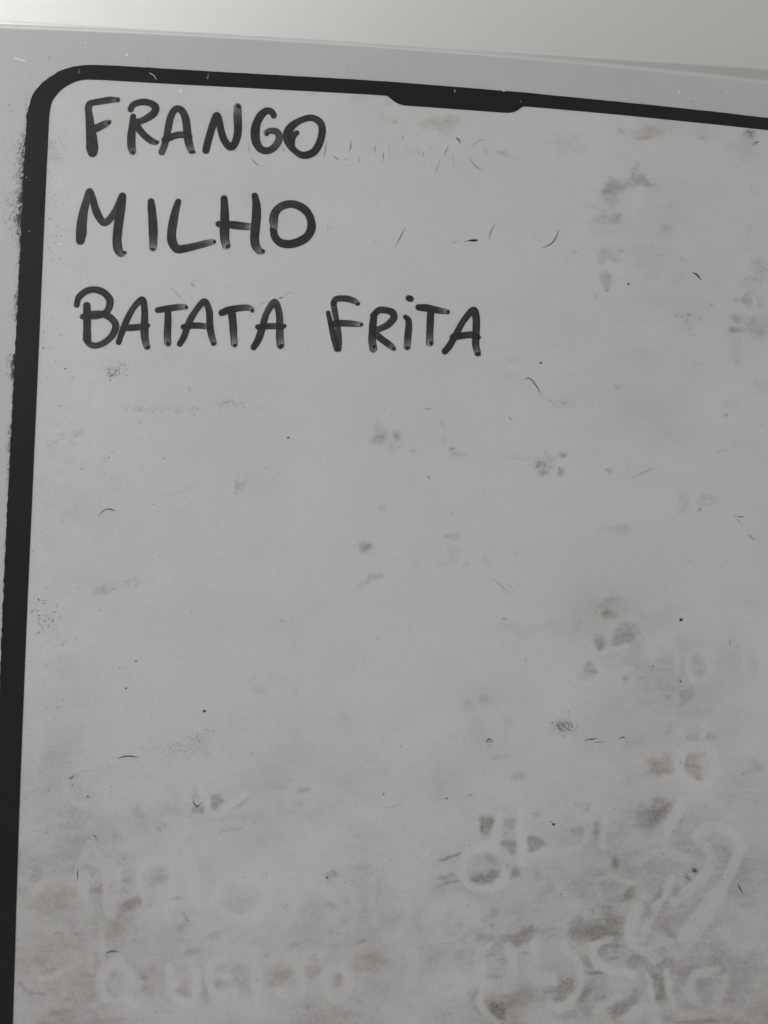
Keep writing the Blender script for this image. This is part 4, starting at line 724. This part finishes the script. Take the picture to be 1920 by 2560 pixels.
# scattered specks: many on the side by the border, few elsewhere
def speckle(n_, fx, fy, rmin, rmax, dmin, dmax):
    for _ in range(n_):
        x, y = fx(), fy()
        r_ = rng.uniform(rmin, rmax) * (1.5 if rng.random() < .06 else 1)
        q = rng.uniform(.6, 1); base = len(res.v); a0 = rng.uniform(0, 6.28); n6 = 6
        ang = np.arange(n6) / n6 * 2 * math.pi
        el = rng.uniform(1, 1.8)
        ux, uy = r_ * el * np.cos(ang), r_ * q * np.sin(ang)
        px = x + ux * math.cos(a0) - uy * math.sin(a0); py = y + ux * math.sin(a0) + uy * math.cos(a0)
        X, Z = px2panel(px, py)
        res.v += list(zip(X, np.full(n6, YR), Z)); res.a += [float(rng.uniform(dmin, dmax))] * n6; res.f.append(tuple(range(base, base + n6)))
U = rng.uniform
def in_left_x(y): return 135 - 0.043 * y
def fxl():
    while True:
        x = 60 + rng.exponential(260)
        if x < 1500: return x
for _ in range(1):
    cl_ = []
    def both(n_, gen, *a):
        for _i in range(n_):
            x, y = gen()
            if x > in_left_x(y) + 4 and y > 210 + 0.06 * x: speckle(1, lambda: x, lambda: y, *a)
    both(560, lambda: (fxl(), U(780, 2100)), .6, 1.5, .25, .7)
    both(170, lambda: (rng.normal(125, 28), U(330, 700)), .7, 1.6, .3, .7)
    both(260, lambda: (U(900, 1915), U(330, 2100)), .6, 1.4, .2, .6)
    both(250, lambda: (U(60, 1900), U(1900, 2550)), .7, 1.6, .25, .7)
    both(90, lambda: (rng.normal(400, 110), 1024 + rng.normal(0, 7)), .6, 1.3, .2, .55)
    both(70, lambda: (rng.normal(560, 40), 1005 + rng.normal(0, 10)), .6, 1.3, .2, .5)
    both(60, lambda: (rng.normal(112, 22), rng.normal(1540, 28)), .9, 1.9, .4, .85)
    both(80, lambda: (lambda t: (400 + t * 130 + rng.normal(0, 14), 1880 - t * 60 + rng.normal(0, 12)))(U(0, 1)), .6, 1.4, .25, .6)
    both(40, lambda: (rng.normal(470, 28), rng.normal(1880, 10)), .6, 1.3, .25, .55)
    both(40, lambda: (rng.normal(290, 20), rng.normal(928, 10)), .8, 2.0, .4, .8)
    both(34, lambda: (rng.normal(1410, 16), rng.normal(1812, 11)), .8, 1.8, .35, .75)
res.build('ink_residue', M_INK, sheet, 'hairlines and specks of wiped black marker', True)

# pale nicks in the film and the border
nick = Ink()
for pts, w, d_ in (([(452, 224), (451, 230), (453, 233)], 2.2, .8), ([(199, 175), (197, 182), (199, 184)], 1.6, .35), ([(374, 184), (384, 190), (391, 200)], 2, .30), ([(521, 186), (519, 199)], 2, .25), ([(1136, 226), (1137, 232)], 2, .5), ([(1255, 228), (1262, 230)], 2.4, .6), ([(151, 610), (149, 612)], 3.4, .9), ([(1765, 1252), (1767, 1256)], 2, .8), ([(654, 2088), (661, 2076)], 3, .4), ([(776, 2116), (786, 2109)], 3, .35), ([(68, 446), (66, 445)], 3, .4), ([(77, 451), (76, 452)], 2, .3), ([(74, 579), (73, 580)], 2.4, .6), ([(536, 1678), (540, 1674)], 2, .5), ([(669, 1506), (671, 1511)], 2, .5), ([(1300, 254), (1304, 257)], 1.5, .3)):
    nick.ribbon(pts, [w] * len(pts), [d_], y0=-0.00072, dy=0, across=3, cap=False, edge=0)
nick.build('scratch', M_SCRATCH, sheet, 'small pale nicks', True)

# ------------------------------------------------------------------ smears and scratches on the enamel outside the sheet
sm = Ink()
def out_x(y): return np.interp(y, [300, 480, 700, 1200, 1600], [66, 57, 47, 22, 4])
def smear(n_, y0, y1, spread, smin, smax, dmin, dmax):
    for _ in range(n_):
        y = U(y0, y1); d_ = rng.exponential(spread); x = out_x(y) + 1.5 - d_
        if x < -60: continue
        L_ = U(smin, smax); a = math.radians(rng.normal(-62, 18)); w = U(1.2, 2.8)
        k_ = max(.25, 1 - d_ / (spread * 5))
        sm.ribbon([(x, y), (x - L_ * math.cos(a), y - L_ * math.sin(a))], [w, w * .4], [U(dmin, dmax) * k_], y0=-0.00012, dy=0, across=3, cap=False, edge=0)
smear(260, 335, 600, 7, 3, 11, .5, .95); smear(220, 330, 610, 22, 2, 6, .25, .7)
smear(120, 480, 560, 14, 3, 10, .45, .9)
smear(60, 600, 730, 3, 2, 6, .4, .9); smear(70, 720, 800, 4, 2, 8, .5, .9); smear(40, 700, 800, 14, 1, 4, .3, .7)
smear(110, 880, 945, 7, 3, 10, .5, .9); smear(90, 945, 1200, 3, 2, 6, .4, .85); smear(60, 1060, 1130, 5, 2, 7, .5, .9); smear(90, 1200, 1620, 3, 2, 5, .4, .8)
smear(110, 300, 1200, 40, 1, 3, .2, .5); smear(30, 230, 330, 2, 1, 3, .4, .8)
for x, y in ((75, 188), (24, 262), (122, 145), (1802, 229), (1730, 254), (368, 145), (30, 280), (868, 172)): sm.disc(x, y, 1.8, 1.8, .5, .5, y0=-0.00012, dy=0)
sm.build('ink_smear', M_INK, fridge, 'black marker dust along the border', True)
sc_ = Ink()
for pts, w, d_ in (([(36, 145), (48, 149), (63, 153)], 2.6, .75), ([(42, 148), (47, 147), (52, 150)], 2.6, .6), ([(88, 139), (95, 140)], 2, .35), ([(213, 107), (215, 109)], 3, .8), ([(317, 134), (316, 141)], 2.6, .85), ([(396, 78), (397, 94)], 1.6, .35), ([(1697, 227), (1698, 234)], 2.2, .7), ([(1855, 254), (1857, 251)], 2.4, .6), ([(1845, 221), (1846, 222)], 2.4, .4), ([(1163, 140), (1167, 143)], 2, .4), ([(1030, 188), (1033, 190)], 2, .5), ([(2, 680), (0, 682)], 3, .7), ([(1038, 136), (1040, 142)], 2, .4),
    ([(159, 171), (162, 172)], 2.4, .8), ([(137, 181), (140, 180)], 2, .6), ([(112, 200), (115, 198)], 2, .6), ([(92, 219), (96, 214)], 2, .55), ([(80, 237), (82, 232)], 2, .5), ([(69, 268), (70, 262)], 2, .45)):
    sc_.ribbon(pts, [w] * len(pts), [d_], y0=-0.00014, dy=0, across=3, cap=False, edge=0)
sc_.build('scratch', M_SCRATCH, fridge, 'small pale nicks', True)
